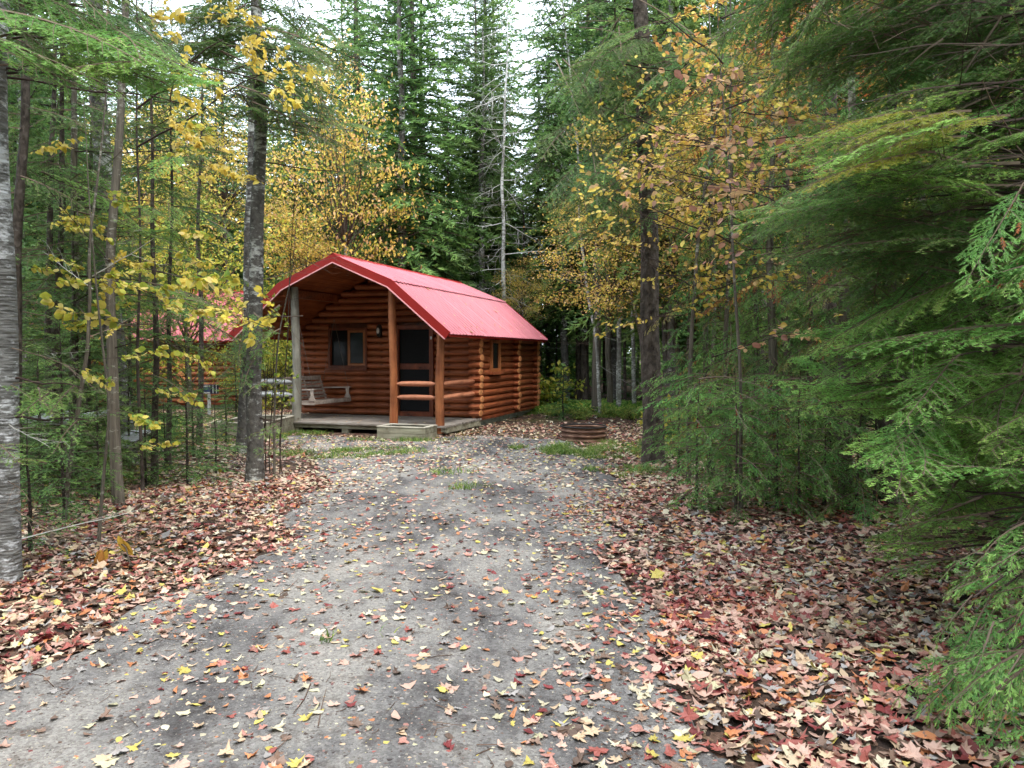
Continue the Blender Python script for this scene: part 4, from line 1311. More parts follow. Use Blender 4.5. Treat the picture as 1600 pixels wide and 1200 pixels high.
for i, (x, y, lab) in enumerate(((1090, 800, 'bushy young cedar at the verge below the leaning stem'), (1150, 815, 'low dense cedar seedling at the front of the clump'), (1215, 805, 'cedar seedling at the foot of the brown trunk'), (1060, 745, 'small cedar seedling right behind the thick spruce'), (1290, 800, 'dark low cedar seedling under the fir boughs'), (1110, 765, 'low cedar seedling tucked behind the clump front'), (1180, 790, 'cedar seedling left of the brown trunk foot'), (1250, 815, 'bright cedar seedling at the right end of the clump front'), (1340, 815, 'cedar seedling below the dark cedar trunk'))):
    d = 1800 / (y - 553)
    T = Tree('cedar_sapling', lab, 'sapling', [(x, y), (x, y - 100)], d, 1.35, .016, 'bark_dark', seed=60 + i, n=7, flare=.1)
    T.ring(.08, 1.3, 36, .38, .75, 'cedar', 1, .05)

# near fir just outside the right edge
T = Tree('fir_tree', 'big fir at the right edge with long bright green boughs', 'tree', [(1690, 1000), (1690, 600), (1680, 100)], 4.6, 11, .12, 'bark_dark', seed=70, n=16, crown=4)
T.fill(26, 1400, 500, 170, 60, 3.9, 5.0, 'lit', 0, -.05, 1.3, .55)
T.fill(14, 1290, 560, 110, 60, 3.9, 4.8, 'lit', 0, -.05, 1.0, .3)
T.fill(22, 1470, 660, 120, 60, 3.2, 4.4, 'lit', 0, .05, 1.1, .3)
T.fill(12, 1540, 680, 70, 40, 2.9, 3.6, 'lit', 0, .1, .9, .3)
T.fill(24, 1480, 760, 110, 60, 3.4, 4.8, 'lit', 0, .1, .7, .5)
T.fill(40, 1450, 400, 180, 100, 4.6, 6.2, 'fir', 1, .1, 1.4, .6)
T.fill(26, 1500, 560, 130, 80, 4.8, 6.2, 'fir', 1, .1, 1.4, .6)
T.bare(1.6, 4.2, 26, 1.0, 2.0, (3, 4, 0, 2), .25, az=(1.9, 4.4))
# branches coming in at the top right
T = Tree('hemlock_tree', 'hemlock outside the right edge whose boughs fill the top corner', 'tree', [(1830, 1000), (1820, 600), (1800, 0)], 4.0, 11, .13, 'bark_dark', seed=71, n=16, crown=3)
T.fill(14, 1300, 215, 130, 45, 3.3, 4.2, 'lit', 0, -.05, .9, .25)
for i in range(7):
    b = at(random.uniform(1250, 1430), random.uniform(175, 250), random.uniform(3.2, 3.8)); T.bough(b + Vector((.7, .3, .1)), b, me=random.choice(FR_OLIVE), L=.9)
T.fill(20, 1240, 300, 110, 60, 3.8, 5.2, 'fir', 0, .0, 1.2, .25)
T.fill(36, 1400, 90, 200, 70, 4.0, 6.0, 'fir', 0, .1, 1.4, .3)
T.fill(30, 1500, 250, 120, 110, 4.2, 6.0, 'fir', 1, .1, 1.3, .55)
T.fill(22, 1180, 60, 110, 55, 4.5, 6.0, 'fir', 0, .2, 1.4, .25)
for (x0, y0, x1, y1, d) in ((1640, 60, 1330, 160, 3.4), (1650, 110, 1300, 250, 3.6), (1650, 170, 1360, 300, 3.5), (1650, 230, 1400, 330, 3.6), (1640, 10, 1200, 50, 3.9), (1650, 300, 1380, 420, 3.8)):
    T.bough(at(x0, y0, d + .3), at(x1, y1, d), me=BARE[4], L=1.4, roll=.2, name='bare_limb')
# cedar sprays at the lower right
T = Tree('cedar_tree', 'near cedar whose green sprays hang over the leaves at lower right', 'tree', [(1830, 1200), (1830, 900), (1820, 300)], 3.3, 5.5, .07, 'bark_dark', seed=72, n=12)
for (n_, cx, cy, rx, ry, d0, d1) in ((10, 1520, 900, 80, 30, 2.9, 3.4), (13, 1500, 990, 90, 40, 2.6, 3.2), (13, 1510, 1080, 110, 40, 2.4, 3.0), (8, 1560, 1170, 70, 40, 2.2, 2.7), (5, 1420, 1090, 50, 30, 2.7, 3.0)):
    for i in range(n_):
        t = random.uniform(0, 6.28); q = math.sqrt(random.random()); b = at(cx + rx * q * math.cos(t), cy + ry * q * math.sin(t), random.uniform(d0, d1))
        a = b + Vector((random.uniform(.18, .4), random.uniform(-.15, .25), random.uniform(.0, .22)))
        T.bough(a, b, 'cedar', 0, random.gauss(0, .3))
        if i % 2 == 0: T.bough(on_trunk(T.pts, a.z + .25), a, me=STEM, L=1.0, name='limb')
T.fill(14, 1540, 400, 60, 60, 3.0, 3.8, 'cedar', 0, .3, .7, .3)
T.fill(18, 1420, 845, 90, 55, 3.6, 4.6, 'lit', 0, .2, .45, .3)
T.fill(16, 1530, 860, 80, 60, 2.8, 3.8, 'cedar', 0, .2, .45, .4)
T.fill(10, 1500, 800, 90, 60, 3.6, 5.2, 'lit', 0, .2, .6, .7)
# second row of firs that closes the view on the right
for i, (x, d, H, lab) in enumerate(((1390, 7.4, 7.5, 'fir in shade behind the big boughs'), (1500, 8.6, 9, 'tall fir deep in the right-hand thicket'), (1600, 7.2, 8.0, 'fir cut by the right edge behind the boughs'), (1300, 10.5, 9.5, 'fir between the cedar clump and the dark thicket'), (1230, 12.5, 10, 'fir standing behind the cedar clump'), (1440, 11.5, 11, 'farther fir in the right-hand thicket'))):
    T = Tree('fir_tree', lab, 'tree', [(x, 760), (x, 400), (x, 100)], d, H, .08, 'bark_dark', seed=80 + i, n=10)
    T.ring(1.8, H - .1, 50, .7, 1.5, 'fir', 1, -.18)
    T.bare(.2, 1.6, 10, .5, 1.2, (3, 4), 0)

# ---- leafy branches with big leaves in front
SPY = [fm('leafy_branch', leafy_limb(g, .8, 64, .09, YEL, 1, TWIG_DARK, .55), [M['leaf'], M['twig']]) for _ in range(3)]
SPG = [fm('leafy_branch', leafy_limb(g, .8, 52, .098, YEL + YEL + YGRN + YGRN[:2], 1, TWIG_DARK, .8), [M['leaf'], M['twig']]) for _ in range(3)]
SPP = [fm('leafy_branch', leafy_limb(g, .9, 26, .075, PINK + GOLD[:2], 1, TWIG_DARK, .7), [M['leaf'], M['twig']]) for _ in range(3)]
SPO = [fm('leafy_branch', leafy_limb(g, .9, 46, .06, GOLD + YEL[:2], 1, TWIG_DARK, .65), [M['leaf'], M['twig']]) for _ in range(3)]
T = Tree('ash_tree', 'slender ash behind the birch with bright yellow leaflets hanging high', 'tree', [(222, 770), (218, 500), (212, 200), (212, -20)], 8.0, 7, .018, 'bark_dark', seed=90, n=9, flare=.1)
for (x0, y0, x1, y1) in ((210, 90, 300, 20), (225, 150, 330, 130), (330, 20, 400, 55), (340, 60, 420, 100), (355, 110, 440, 90), (380, 120, 480, 140), (390, 140, 470, 175), (240, 200, 310, 180), (240, 230, 330, 245), (250, 170, 290, 230), (300, 120, 340, 135), (300, 40, 365, 30)):
    d = random.uniform(5.0, 5.8); a = at(x0, y0, d + .1); b = at(x1, y1, d)
    T.bough(a, b, me=random.choice(SPY), L=.8, roll=random.gauss(0, .3), name='leafy_branch')
for (x0, y0, x1, y1, d) in ((200, 60, 470, 150, 5.6), (214, 230, 420, 110, 5.9), (214, 170, 350, 60, 5.6)):
    T.bough(at(x0, y0, d + .5), at(x1, y1, d), me=STEM, L=1.0, name='limb')
T = Tree('maple_sapling', 'thin maple sapling with large pale yellow leaves before the forked trunk', 'sapling', [(150, 840), (170, 640), (150, 470), (130, 300)], 5.8, 3.4, .014, 'bark_grey', seed=91, n=7, flare=.1)
for (x0, y0, x1, y1) in ((140, 420, 90, 400), (150, 430, 220, 410), (150, 430, 250, 440), (230, 420, 340, 430), (230, 470, 300, 480), (150, 290, 200, 305), (160, 560, 240, 540), (220, 600, 290, 610), (180, 640, 250, 650), (200, 700, 250, 690), (90, 350, 150, 350), (270, 540, 320, 560), (110, 560, 160, 590), (200, 500, 160, 520)):
    d = random.uniform(5.0, 6.6); T.bough(at(x0, y0, d + .1), at(x1, y1, d), me=random.choice(SPG), L=.8, roll=random.gauss(0, .3), name='leafy_branch')
for i in range(22):
    x, y = random.uniform(60, 380), random.gauss(380, 110); d = random.uniform(6.0, 8.5); b = at(x, y, d)
    T.bough(b - Vector((random.choice((-1, 1)) * random.uniform(.35, .6), .1, random.uniform(-.1, .2))), b, me=random.choice(SPG + SPY), L=.8, roll=random.gauss(0, .4), name='leafy_branch')
T = Tree('beech_sapling', 'thin beech sapling on the right with scattered pink and tan leaves', 'sapling', [(1160, 830), (1150, 500), (1140, 300), (1130, 100)], 7.0, 5.2, .02, 'bark_grey', seed=92, n=7, flare=.1)
for i in range(34):
    x, y = random.uniform(960, 1340), random.gauss(230, 100)
    d = random.uniform(5.2, 7.2); b = at(x, y, d); s_ = 1 if x > 1140 else -1
    T.bough(b - Vector((s_ * random.uniform(.5, .8), .1, random.uniform(-.1, .3))), b, me=random.choice(SPP), L=.9, roll=random.gauss(0, .5), name='leafy_branch')
for i in range(8):
    z = 2.5 + i * .4; a = on_trunk(T.pts, z); s_ = 1 if i % 2 else -1
    T.bough(a, a + Vector((s_ * random.uniform(.6, 1.4), -.4, .3)), me=STEM, L=1.0, name='limb')
ORB = [fm('leafy_branch', leafy_limb(g, .9, 60, .065, ORNG[1:2] + GOLD + YEL[:2], 1, TWIG_DARK, .7), [M['leaf'], M['twig']]) for _ in range(2)]
T = Tree('maple_tree', 'young maple right of the thick spruce with golden and orange leaves', 'tree', [(1076, 760), (1082, 520), (1100, 300), (1130, 60)], 8.8, 7, .03, 'bark_grey', seed=95, n=8, flare=.1)
for i in range(84):
    if i < 54: x, y, d = random.uniform(900, 1240), random.gauss(310, 85), random.uniform(7.6, 9.4)
    else: x, y, d = random.uniform(1120, 1360), random.uniform(-20, 190), random.uniform(6.5, 8.5)
    b = at(x, y, d); s_ = 1 if x > 1090 else -1; ln_ = random.uniform(.5, .9)
    T.bough(b - Vector((s_ * ln_, .1, random.uniform(-.1, .35))), b, me=random.choice(SPO if i < 54 else ORB), L=.9, roll=random.gauss(0, .5), name='leafy_branch')
for (x1, y1) in ((960, 380), (930, 300), (1010, 250), (1180, 300), (1220, 120), (1300, 60)):
    a = on_trunk(T.pts, at(x1, y1, 8.6).z - .5); T.bough(a, at(x1, y1, 8.4), me=STEM, L=1.0, name='limb')
# drooping yellow leaf cluster near the birch foot
T = Tree('ash_seedling', 'twig with drooping mustard yellow leaflets near the birch foot', 'sapling', [(205, 905), (196, 850), (170, 852)], 5.2, .4, .006, 'bark_grey', seed=93, n=6, flare=.05)
gg = np.random.default_rng(3)
c0 = at(158, 858, 5.2) - T.loc; c1 = at(184, 842, 5.2) - T.loc
P = np.array([list(c0)] * 6 + [list(c1)] * 3) + gg.normal(0, .012, (9, 3))
D = np.tile([0.05, 0, -1.0], (9, 1)) + gg.normal(0, .16, (9, 3)); D[6:, 0] += .5
link('leaflets', fm('leaflets', leaf_tris(gg, P, D, np.tile([0, -1.0, .2], (9, 1)) + gg.normal(0, .3, (9, 3)), .15, [srgb(206, 176, 70), srgb(190, 156, 66), srgb(176, 128, 62)], .34, 1), [M['leaf'], M['twig']]), T.o)

# ------------------------------------------------------------------ background wood
def simple_tree(name, label, x, y, ci, H, r, rot, mat='bark_dark', group=None, cat_='tree', tilt=0):
    cm, ch, chb = CROWN[ci]; k = H / ch
    e = empty(name, (x, y, h1(x, y)), (tilt, tilt * .6, rot), label=label, cat=cat_, group=group)
    tm = TRM[mat]; link('trunk', tm, e, Matrix.Diagonal((r / .1, r / .1, H / 10, 1)))
    link('crown', cm, e, Matrix.Diagonal((k * random.uniform(.85, 1.1),) * 2 + (k, 1)))
    return e
TRM = {k: trunk_mesh([(0, 0, -.1), (.04, .02, 3), (-.03, 0, 6.5), (.02, 0, 9.9)], [.1, .085, .05, .012], 10, .2, .04, k, 7) for k in ('bark_dark', 'bark_grey', 'bark_pale', 'bark_fir')}

# named far trees that the photograph shows singly
simple_tree('fir_tree', 'dense fir rising behind the cabin roof, left of the dead white tree', at(628, 500, 21).x, 21, 1, 15, .14, .5, 'bark_fir')
simple_tree('fir_tree', 'tall ragged fir against the sky left of the central gap', at(560, 500, 24).x, 24, 0, 17, .15, 1.2)
simple_tree('fir_tree', 'tall fir with its top between the two bright sky gaps', at(757, 500, 26).x, 26, 2, 16.5, .15, 2.2, 'bark_fir')
simple_tree('fir_tree', 'fir left of the left sky gap, crown reaching the top of the picture', at(648, 500, 22.5).x, 22.5, 1, 17, .13, 5.1)
simple_tree('fir_tree', 'second fir between the two sky gaps, close to the dead tree', at(772, 500, 28).x, 28, 0, 17, .13, .3)
simple_tree('fir_tree', 'narrow young spruce tip standing in the right sky gap', at(856, 500, 27).x, 27, 3, 12.8, .10, .9)
simple_tree('fir_tree', 'dark fir right of the narrow spruce tip', at(915, 500, 24).x, 24, 0, 16, .13, 3.0)
simple_tree('fir_tree', 'low bushy fir behind the right end of the cabin', at(700, 500, 23.5).x, 23.5, 4, 9, .10, 4.0)
# dead white tree
T = Tree('dead_tree', 'dead pale tree with bare curved white twigs behind the roof', 'tree', [(790, 640), (788, 480), (784, 300), (790, 180), (792, 60)], 22.5, 11.6, .085, 'bark_pale', seed=101, n=10, flare=.1)
for i in range(70):
    z = 2.8 + 8.4 * (i + random.random()) / 70; a = on_trunk(T.pts, z); t = i * 2.4; l = random.uniform(.8, 2.0) * (1 if z < 9.5 else .7)
    T.bough(a, a + Vector((math.cos(t), math.sin(t) * .8, random.uniform(-.5, .1))).normalized() * l, me=BARE_W[i % 3], L=1.3, roll=random.uniform(0, 6.28), name='dead_limb')

# broad-leaved trees
def decid(label, px_, py_, d, key, k=1.0, r=.07, kz=1.0, name='maple_tree', mat='bark_grey', bx=None):
    c = at(px_, py_, d); bX = c.x if bx is None else at(bx, 600, d).x
    e = empty(name, (bX, d, h1(bX, d)), label=label, cat='tree'); sx = c.x - bX
    hz = c.z - 2.0 * k
    link('trunk', trunk_mesh([(0, 0, -.1), (.08 + sx * .2, 0, hz * .5), (sx * .6, 0, max(hz, .8) + .8), (sx, 0, c.z + 1 * k)], [r, r * .8, r * .55, r * .15], 10, .2, .04, mat, int(px_)), e)
    link('crown', DEC[key], e, Matrix.Translation((sx, 0, c.z)) @ Matrix.Rotation(px_ * .7, 4, 'Z') @ Matrix.Diagonal((k, k, k * kz, 1)))
    return e
decid('golden yellow maple glowing behind the left part of the cabin roof', 540, 290, 19.5, 'gold', 1.0, .08, 1.3)
decid('yellow maple low behind the roof apex beside the golden one', 480, 390, 19.5, 'yellow', .62, .05)
decid('yellow-green maple lit up between the left trunks', 290, 430, 17, 'ygreen', 1.0)
decid('yellow-green maple farther back beside the second cabin', 200, 330, 22, 'yellow', 1.1)
decid('lime yellow understorey maple left of the second cabin', 90, 420, 18, 'ygreen', .8)
decid('orange tinged maple high between the left trunks', 350, 260, 24, 'gold', 1.0)
decid('yellow-green shrub maple seen through the porch', 425, 560, 20.5, 'ygreen', .6, .04)
decid('golden birch arching over the grass behind the fire ring', 955, 415, 15.5, 'gold', .66, .05, .8, 'birch_tree', bx=1028)
decid('bright yellow birch behind the upper part of the thick spruce', 1010, 300, 17, 'yellow', .72, .06, 1.1, 'birch_tree', bx=1060)
decid('yellow birch leaning out between the thick spruce and the cedars', 1110, 270, 12.6, 'yellow', .5, .04, 1.0, 'birch_tree')
decid('light gold birch twigs left of the thick spruce trunk', 935, 330, 16, 'gold', .42, .03, .7, 'birch_tree', bx=1012)
decid('golden maple right of the thick spruce', 1130, 360, 15, 'gold', .9, .06)
decid('orange maple crown high in the top right', 1290, 60, 13.5, 'orange', .75, .07)
decid('orange and yellow maple behind the right boughs', 1190, 210, 14, 'orange', .75, .06)
decid('yellow maple deep behind the right-hand thicket', 1420, 330, 15, 'yellow', 1.0)
decid('small yellow-brown maple against the dark wood right of the roof', 815, 460, 21.5, 'gold', .38, .04)
decid('yellow maple behind the far right boughs', 1590, 250, 13, 'ygreen', 1.0)

# bare pale trunks behind the fire ring, each placed as seen
row = [(883, 24, .13, 'bark_fir', 'widest grey trunk behind the cabin corner'), (931, 19.5, .12, 'bark_grey', 'grey trunk right of the grass clearing, leaning birch before it'), (938, 19, .045, 'bark_pale', 'thin leaning white birch in front of a grey trunk'),
       (953, 21, .09, 'bark_grey', 'grey trunk left of the pair of pale poles'), (967, 19.8, .07, 'bark_pale', 'straight pale pole trunk in the clearing row'), (976, 23, .05, 'bark_dark', 'dark mossy thin trunk behind the pale poles'),
       (991, 20.5, .06, 'bark_pale', 'pale pole trunk nearest the thick spruce'), (1046, 18, .075, 'bark_grey', 'grey trunk just right of the thick spruce'), (845, 26, .09, 'bark_fir', 'grey fir trunk right behind the roof end'), (862, 29, .08, 'bark_grey', 'farther grey trunk between cabin and widest trunk'),
       (905, 27, .07, 'bark_grey', 'slim trunk in shade right of the widest trunk'), (750, 24, .14, 'bark_fir', 'stout grey fir trunk left of the dead white tree')]
for i, (x, d, r, mt, lab) in enumerate(row):
    lean = -18 if x == 938 else random.uniform(-5, 5)
    T = Tree('fir_tree' if mt != 'bark_pale' else 'birch_tree', lab, 'tree', [(x, 640), (x + lean * .5, 520), (x + lean * 1.6, 380), (x + lean * 2.2, 200)], d, random.uniform(12.5, 14.0) if not 700 < x < 900 else 11.5, r, mt, seed=110 + i, n=10, flare=.12)
    T.bare(1.2, 8.5, 16, .6, 1.3, (3, 4, 0, 1), -.1)
    k = 3 if i % 2 else 1
    cm, ch, chb = CROWN[k]; link('crown', cm, T.o, Matrix.Translation((T.pts[-1].x - T.loc.x, 0, 4.2)) @ Matrix.Diagonal((.6, .6, (T.H - 4) / ch, 1)))

# scattered firs of the wood: rows at growing distance
def sky_gap(px_, y):   # the two gaps at the top of the picture stay open
    return 680 < px_ < 718 or 805 < px_ < 882
placed = []
def try_place(x, y, md):
    for (a, b) in placed:
        if (a - x) ** 2 + (b - y) ** 2 < md * md: return False
    placed.append((x, y)); return True
def in_cabin(x, y, pad=.8):
    for c in (cabin, cabin2):
        q = Matrix.Rotation(-c.rotation_euler[2], 3, 'Z') @ (Vector((x, y, 0)) - Vector(c.location))
        if -1.3 - pad < q.x < 3.4 + pad and -1.2 - pad < q.y < 5.9 + pad: return True
    return False
zones = {'left': 'tall dark fir in the wood on the left', 'mid': 'tall dark fir in the wood behind the cabin', 'right': 'tall dark fir in the wood behind the right-hand thicket'}
MARKS = [(0, 'in the wood past the left edge'), (60, 'directly behind the pale birch'), (115, 'behind the thin poles beside the birch'), (165, 'behind the crooked grey sapling'), (215, 'behind the forked maple'),
         (270, 'behind the thin black stem'), (340, 'above the second cabin'), (375, 'just left of the twin trunks'), (420, 'behind the twin trunks'), (480, 'above the left porch rails'), (560, 'above the roof apex'),
         (620, 'above the lone middle porch post'), (680, 'above the porch corner post'), (740, 'above the lower roof slope'), (775, 'left of the dead white tree'), (810, 'behind the dead white tree'), (855, 'above the far roof end'),
         (895, 'behind the widest grey trunk'), (945, 'behind the leaning white birch'), (1000, 'behind the pale pole trunks'), (1045, 'behind the thick spruce'), (1100, 'just right of the thick spruce'), (1160, 'behind the leaning cedar stem'),
         (1235, 'behind the brown cedar trunk'), (1300, 'behind the right end of the cedars'), (1380, 'behind the lime green boughs'), (1460, 'deep in the right-hand thicket'), (1530, 'behind the bare limbs at right'), (1600, 'against the right edge'), (9999, 'in the wood past the right edge')]
def where(px_): return next(t for m_, t in MARKS if px_ < m_)
rs = random.Random(21); cnt = 0
for d0, d1, n_, md in ((15, 22, 34, 1.3), (22, 30, 60, 1.3), (30, 40, 80, 1.5)):
    k = 0; tries = 0
    while k < n_ and tries < 4000:
        tries += 1
        y = rs.uniform(d0, d1); px_ = rs.uniform(-260, 1860); x = (px_ - 800) / 1200 * y
        if y < 24 and 395 < px_ < 1010: continue
        if in_cabin(x, y): continue
        if 60 < px_ < 400 and y < 19.5: continue
        if not try_place(x, y, md): continue
        k += 1; cnt += 1
        H = rs.uniform(11, 17) if not sky_gap(px_, y) else (6.0 + (y - 24) * .22)
        if sky_gap(px_, y) and y > 24: H = min(H, 1.5 + y * .37)
        z = 'left' if px_ < 420 else ('mid' if px_ < 1010 else 'right')
        ci = rs.choice([0, 1, 2, 3]) if H > 9 else 4
        simple_tree('fir_tree', {15: 'dark fir close', 22: 'tall dark fir', 30: 'distant tall fir'}[d0] + ' ' + where(px_), x, y, ci, H, rs.uniform(.07, .15), rs.uniform(0, 6.28), rs.choice(['bark_dark', 'bark_fir', 'bark_grey']),
                    group='firs of the surrounding wood', tilt=rs.gauss(0, .015))
# wood beside and behind the viewer: unseen firs added to shade the porch front
for i in range(70):
    for _ in range(60):
        a = rs.uniform(-1, 1) * 128; dd = rs.uniform(4.5, 17); x = math.sin(math.radians(180 + a)) * dd; y = math.cos(math.radians(180 + a)) * dd
        if (abs(x) < 3.0 and y > -9) or (y > 1 and abs(x) < y * .72 + 2.6): continue
        if try_place(x, y, 1.6): break
    else: continue
    simple_tree('fir_tree', 'unseen tall fir beside or behind the viewer, added to shade the porch', x, y, rs.choice([0, 1, 2]), rs.uniform(11, 16), rs.uniform(.07, .14), rs.uniform(0, 6.28), 'bark_dark', group='unseen firs added for shade')
# low firs between the far trunks
for i in range(70):
    y = rs.uniform(21, 40); px_ = rs.uniform(-150, 1750); x = (px_ - 800) / 1200 * y
    if in_cabin(x, y) or not try_place(x, y, .9): continue
    cm, ch, chb = YOUNG[i % 3]; s_ = rs.uniform(.6, 1.1)
    e = empty('young_fir', (x, y, h1(x, y)), (0, 0, i * 1.7), label='low young fir ' + where(px_), cat='young tree', group='young firs between the far trunks')
    link('trunk', TRM['bark_dark'], e, Matrix.Diagonal((.35, .35, ch * s_ / 10, 1))); link('crown', cm, e, Matrix.Diagonal((s_, s_, s_, 1)))
# low near firs that darken the left verge
for i, (x, y, k, lab) in enumerate(((40, 880, 0, 'small fir seedling at the birch foot'), (95, 830, 1, 'ragged little fir right of the birch foot'), (150, 790, 0, 'small fir just left of the forked maple foot'), (60, 790, 1, 'waist-high fir behind the birch'), (225, 770, 0, 'small fir right of the forked maple foot'),
        (290, 765, 1, 'open little fir near the thin black stem'), (335, 745, 0, 'small fir left of the twin trunks'), (200, 740, 1, 'waist-high fir in the shade behind the forked maple'), (120, 745, 1, 'waist-high fir in the shade by the picnic table'), (255, 735, 0, 'knee-high fir in the shade left of the twin trunks'), (10, 760, 1, 'waist-high fir in the far left corner'),
        (1370, 800, 1, 'waist-high fir under the right boughs'), (1480, 860, 0, 'small fir in the shade at the right edge'), (1300, 760, 1, 'waist-high fir behind the cedar clump'), (1430, 780, 1, 'waist-high fir in the deep right shade'), (1560, 820, 1, 'waist-high fir cut by the right edge'))):
    d = 1800 / (y - 553); x_ = (x - 800) / 1200 * d; cm, ch, chb = YNEAR[k]; s_ = (.62, .8, .7)[i % 3]
    e = empty('fir_seedling', (x_, d, h1(x_, d)), (0, 0, i * 2.1), label=lab, cat='young tree')
    link('trunk', TRM['bark_dark'], e, Matrix.Diagonal((.14, .14, ch * s_ / 10, 1))); link('crown', cm, e, Matrix.Diagonal((s_, s_, s_, 1)))
# young firs in the understorey
for i, (x, d, ci, s, lab) in enumerate(((60, 7.2, 1, .5, 'knee-high fir seedling right of the birch'), (120, 8.0, 0, .7, 'young fir behind the crooked sapling'), (30, 12, 2, .9, 'young fir in the far left shade'), (205, 11.5, 0, .9, 'young fir between forked maple and thin black stem'),
        (300, 11, 1, .35, 'small open young fir before the second cabin'), (368, 15.5, 0, .45, 'young fir left of the twin trunks'), (130, 13.5, 2, 1.0, 'young fir behind the picnic table'), (150, 16.5, 2, .9, 'young fir shading the left end of the second cabin'), (880, 17.5, 1, .42, 'tiny fir at the edge of the clearing'), (1075, 11.5, 1, .9, 'young fir beside the spruce trunk'),
        (1180, 11, 0, .9, 'young fir behind the cedar clump'), (1350, 9, 0, .9, 'young fir in the right-hand shade'), (1450, 8.5, 1, 1.0, 'short young fir deep in the right-hand shade'), (1540, 7.5, 0, .8, 'young fir under the right edge boughs'), (640, 25, 2, 1.3, 'young fir low behind the cabin roof'), (1270, 12.5, 2, 1.1, 'young fir filling the gap right of the clump'),
        (90, 10.3, 0, .8, 'young fir close to the picnic table'), (352, 12.8, 1, .35, 'low young fir left of the porch planter'))):
    cm, ch, chb = YOUNG[ci]; c = at(x, 600, d)
    e = empty('young_fir', (c.x, d, h1(c.x, d)), (0, 0, i * 1.1), label=lab, cat='young tree')
    link('trunk', TRM['bark_dark'], e, Matrix.Diagonal((.25 * s + .1, .25 * s + .1, ch * s / 10, 1)))
    link('crown', cm, e, Matrix.Diagonal((s, s, s, 1)))

# far wood that reads as one mass
gT, gC, gM = [], [], []
vl = []
for _ in range(3):
    A = grow_frond(g, 1.0, .3, .45, 55, .1, .3, .2, .1, .3, .02, ter=False)
    vl.append(needle_tris(g, A, 14, .26, .09, GREEN_FIR, 0, 50, .9))
fcr = [conifer_crown(g, 14, .2, 2.7, 90, vl) for _ in range(4)]
for i in range(150):
    ang = rs.uniform(-46, 46); dd = rs.uniform(41, 60); x = math.sin(math.radians(ang)) * dd; y = math.cos(math.radians(ang)) * dd
    px_ = 800 + 1200 * x / y; k = rs.uniform(.8, 1.25)
    if 660 < px_ < 890: k = min(k, (1.5 + y * .33) / 14)
    T_, C_, M_ = fcr[i % 4]; a = rs.uniform(0, 6.28); Rm = np.array(Matrix.Rotation(a, 3, 'Z'))
    gT.append((T_ * k) @ Rm.T + np.array([x, y, h1(x, y)])); gC.append(C_ * rs.uniform(.7, 1.2)); gM.append(M_)
link('distant_forest', fm('distant_forest', (np.concatenate(gT), np.concatenate(gC), np.concatenate(gM))), kind='stuff', label='mass of distant dark firs closing the view')

# shrubs behind the fire ring
shr = [(870, 18.5, 'shrub', .38, 'leafy green shrub at the cabin rear corner'), (905, 17.6, 'shrub', .38, 'low green shrub left in the clearing'), (948, 18.2, 'shrub', .38, 'green shrub in front of the pale trunks'), (985, 17.5, 'shrub', .38, 'green shrub behind the fire ring on the right'), (1060, 12.5, 'shrub_y', .9, 'lime yellow shrub at the foot of the thick spruce'),
       (1085, 11.2, 'shrub_y', .6, 'small yellow-green shrub right of the thick spruce'), (862, 20.5, 'shrub_y', 1.4, 'pale twiggy shrub against the dark wood by the cabin'), (355, 13.6, 'shrub_y', .4, 'lime green seedling left of the twin trunks'), (265, 13.2, 'shrub', .6, 'low shrub among the leaves on the left'), (1230, 9.6, 'shrub', .5, 'little shrub between the cedar stems'), (1035, 13.6, 'shrub', .5, 'green shrub just behind the spruce foot')]
for i, (x, d, key, s, lab) in enumerate(shr):
    c = at(x, 600, d)
    link('shrub', DEC[key], None, Matrix.Translation((c.x, d, h1(c.x, d) + .33 * s)) @ Matrix.Rotation(i * 1.7, 4, 'Z') @ Matrix.Diagonal((s, s, s, 1)), label=lab, cat='shrub')

# ------------------------------------------------------------------ leaf litter, pebbles, grass
def leaf_shape(kind, detail):
    """outline fan: centre then rim points (x, y), unit size"""
    if kind == 'maple':
        if detail == 2:
            rim = [(0, -.48), (-.10, -.28), (-.34, -.34), (-.28, -.14), (-.52, -.02), (-.36, .08), (-.40, .26), (-.20, .18), (-.14, .34), (0, .55), (.14, .34), (.20, .18), (.40, .26), (.36, .08), (.52, -.02), (.28, -.14), (.34, -.34), (.10, -.28)]
        elif detail == 1:
            rim = [(0, -.42), (-.34, -.30), (-.26, -.08), (-.5, .06), (-.2, .16), (0, .52), (.2, .16), (.5, .06), (.26, -.08), (.34, -.30)]
        else: rim = [(0, -.4), (-.45, .05), (0, .5), (.45, .05)]
    else:
        if detail == 2: rim = [(0, -.5), (-.17, -.32), (-.27, -.08), (-.25, .16), (-.12, .38), (0, .52), (.12, .38), (.25, .16), (.27, -.08), (.17, -.32)]
        elif detail == 1: rim = [(0, -.5), (-.24, -.2), (-.22, .2), (0, .5), (.22, .2), (.24, -.2)]
        else: rim = [(0, -.5), (-.25, 0), (0, .5), (.25, 0)]
    return np.array(rim)
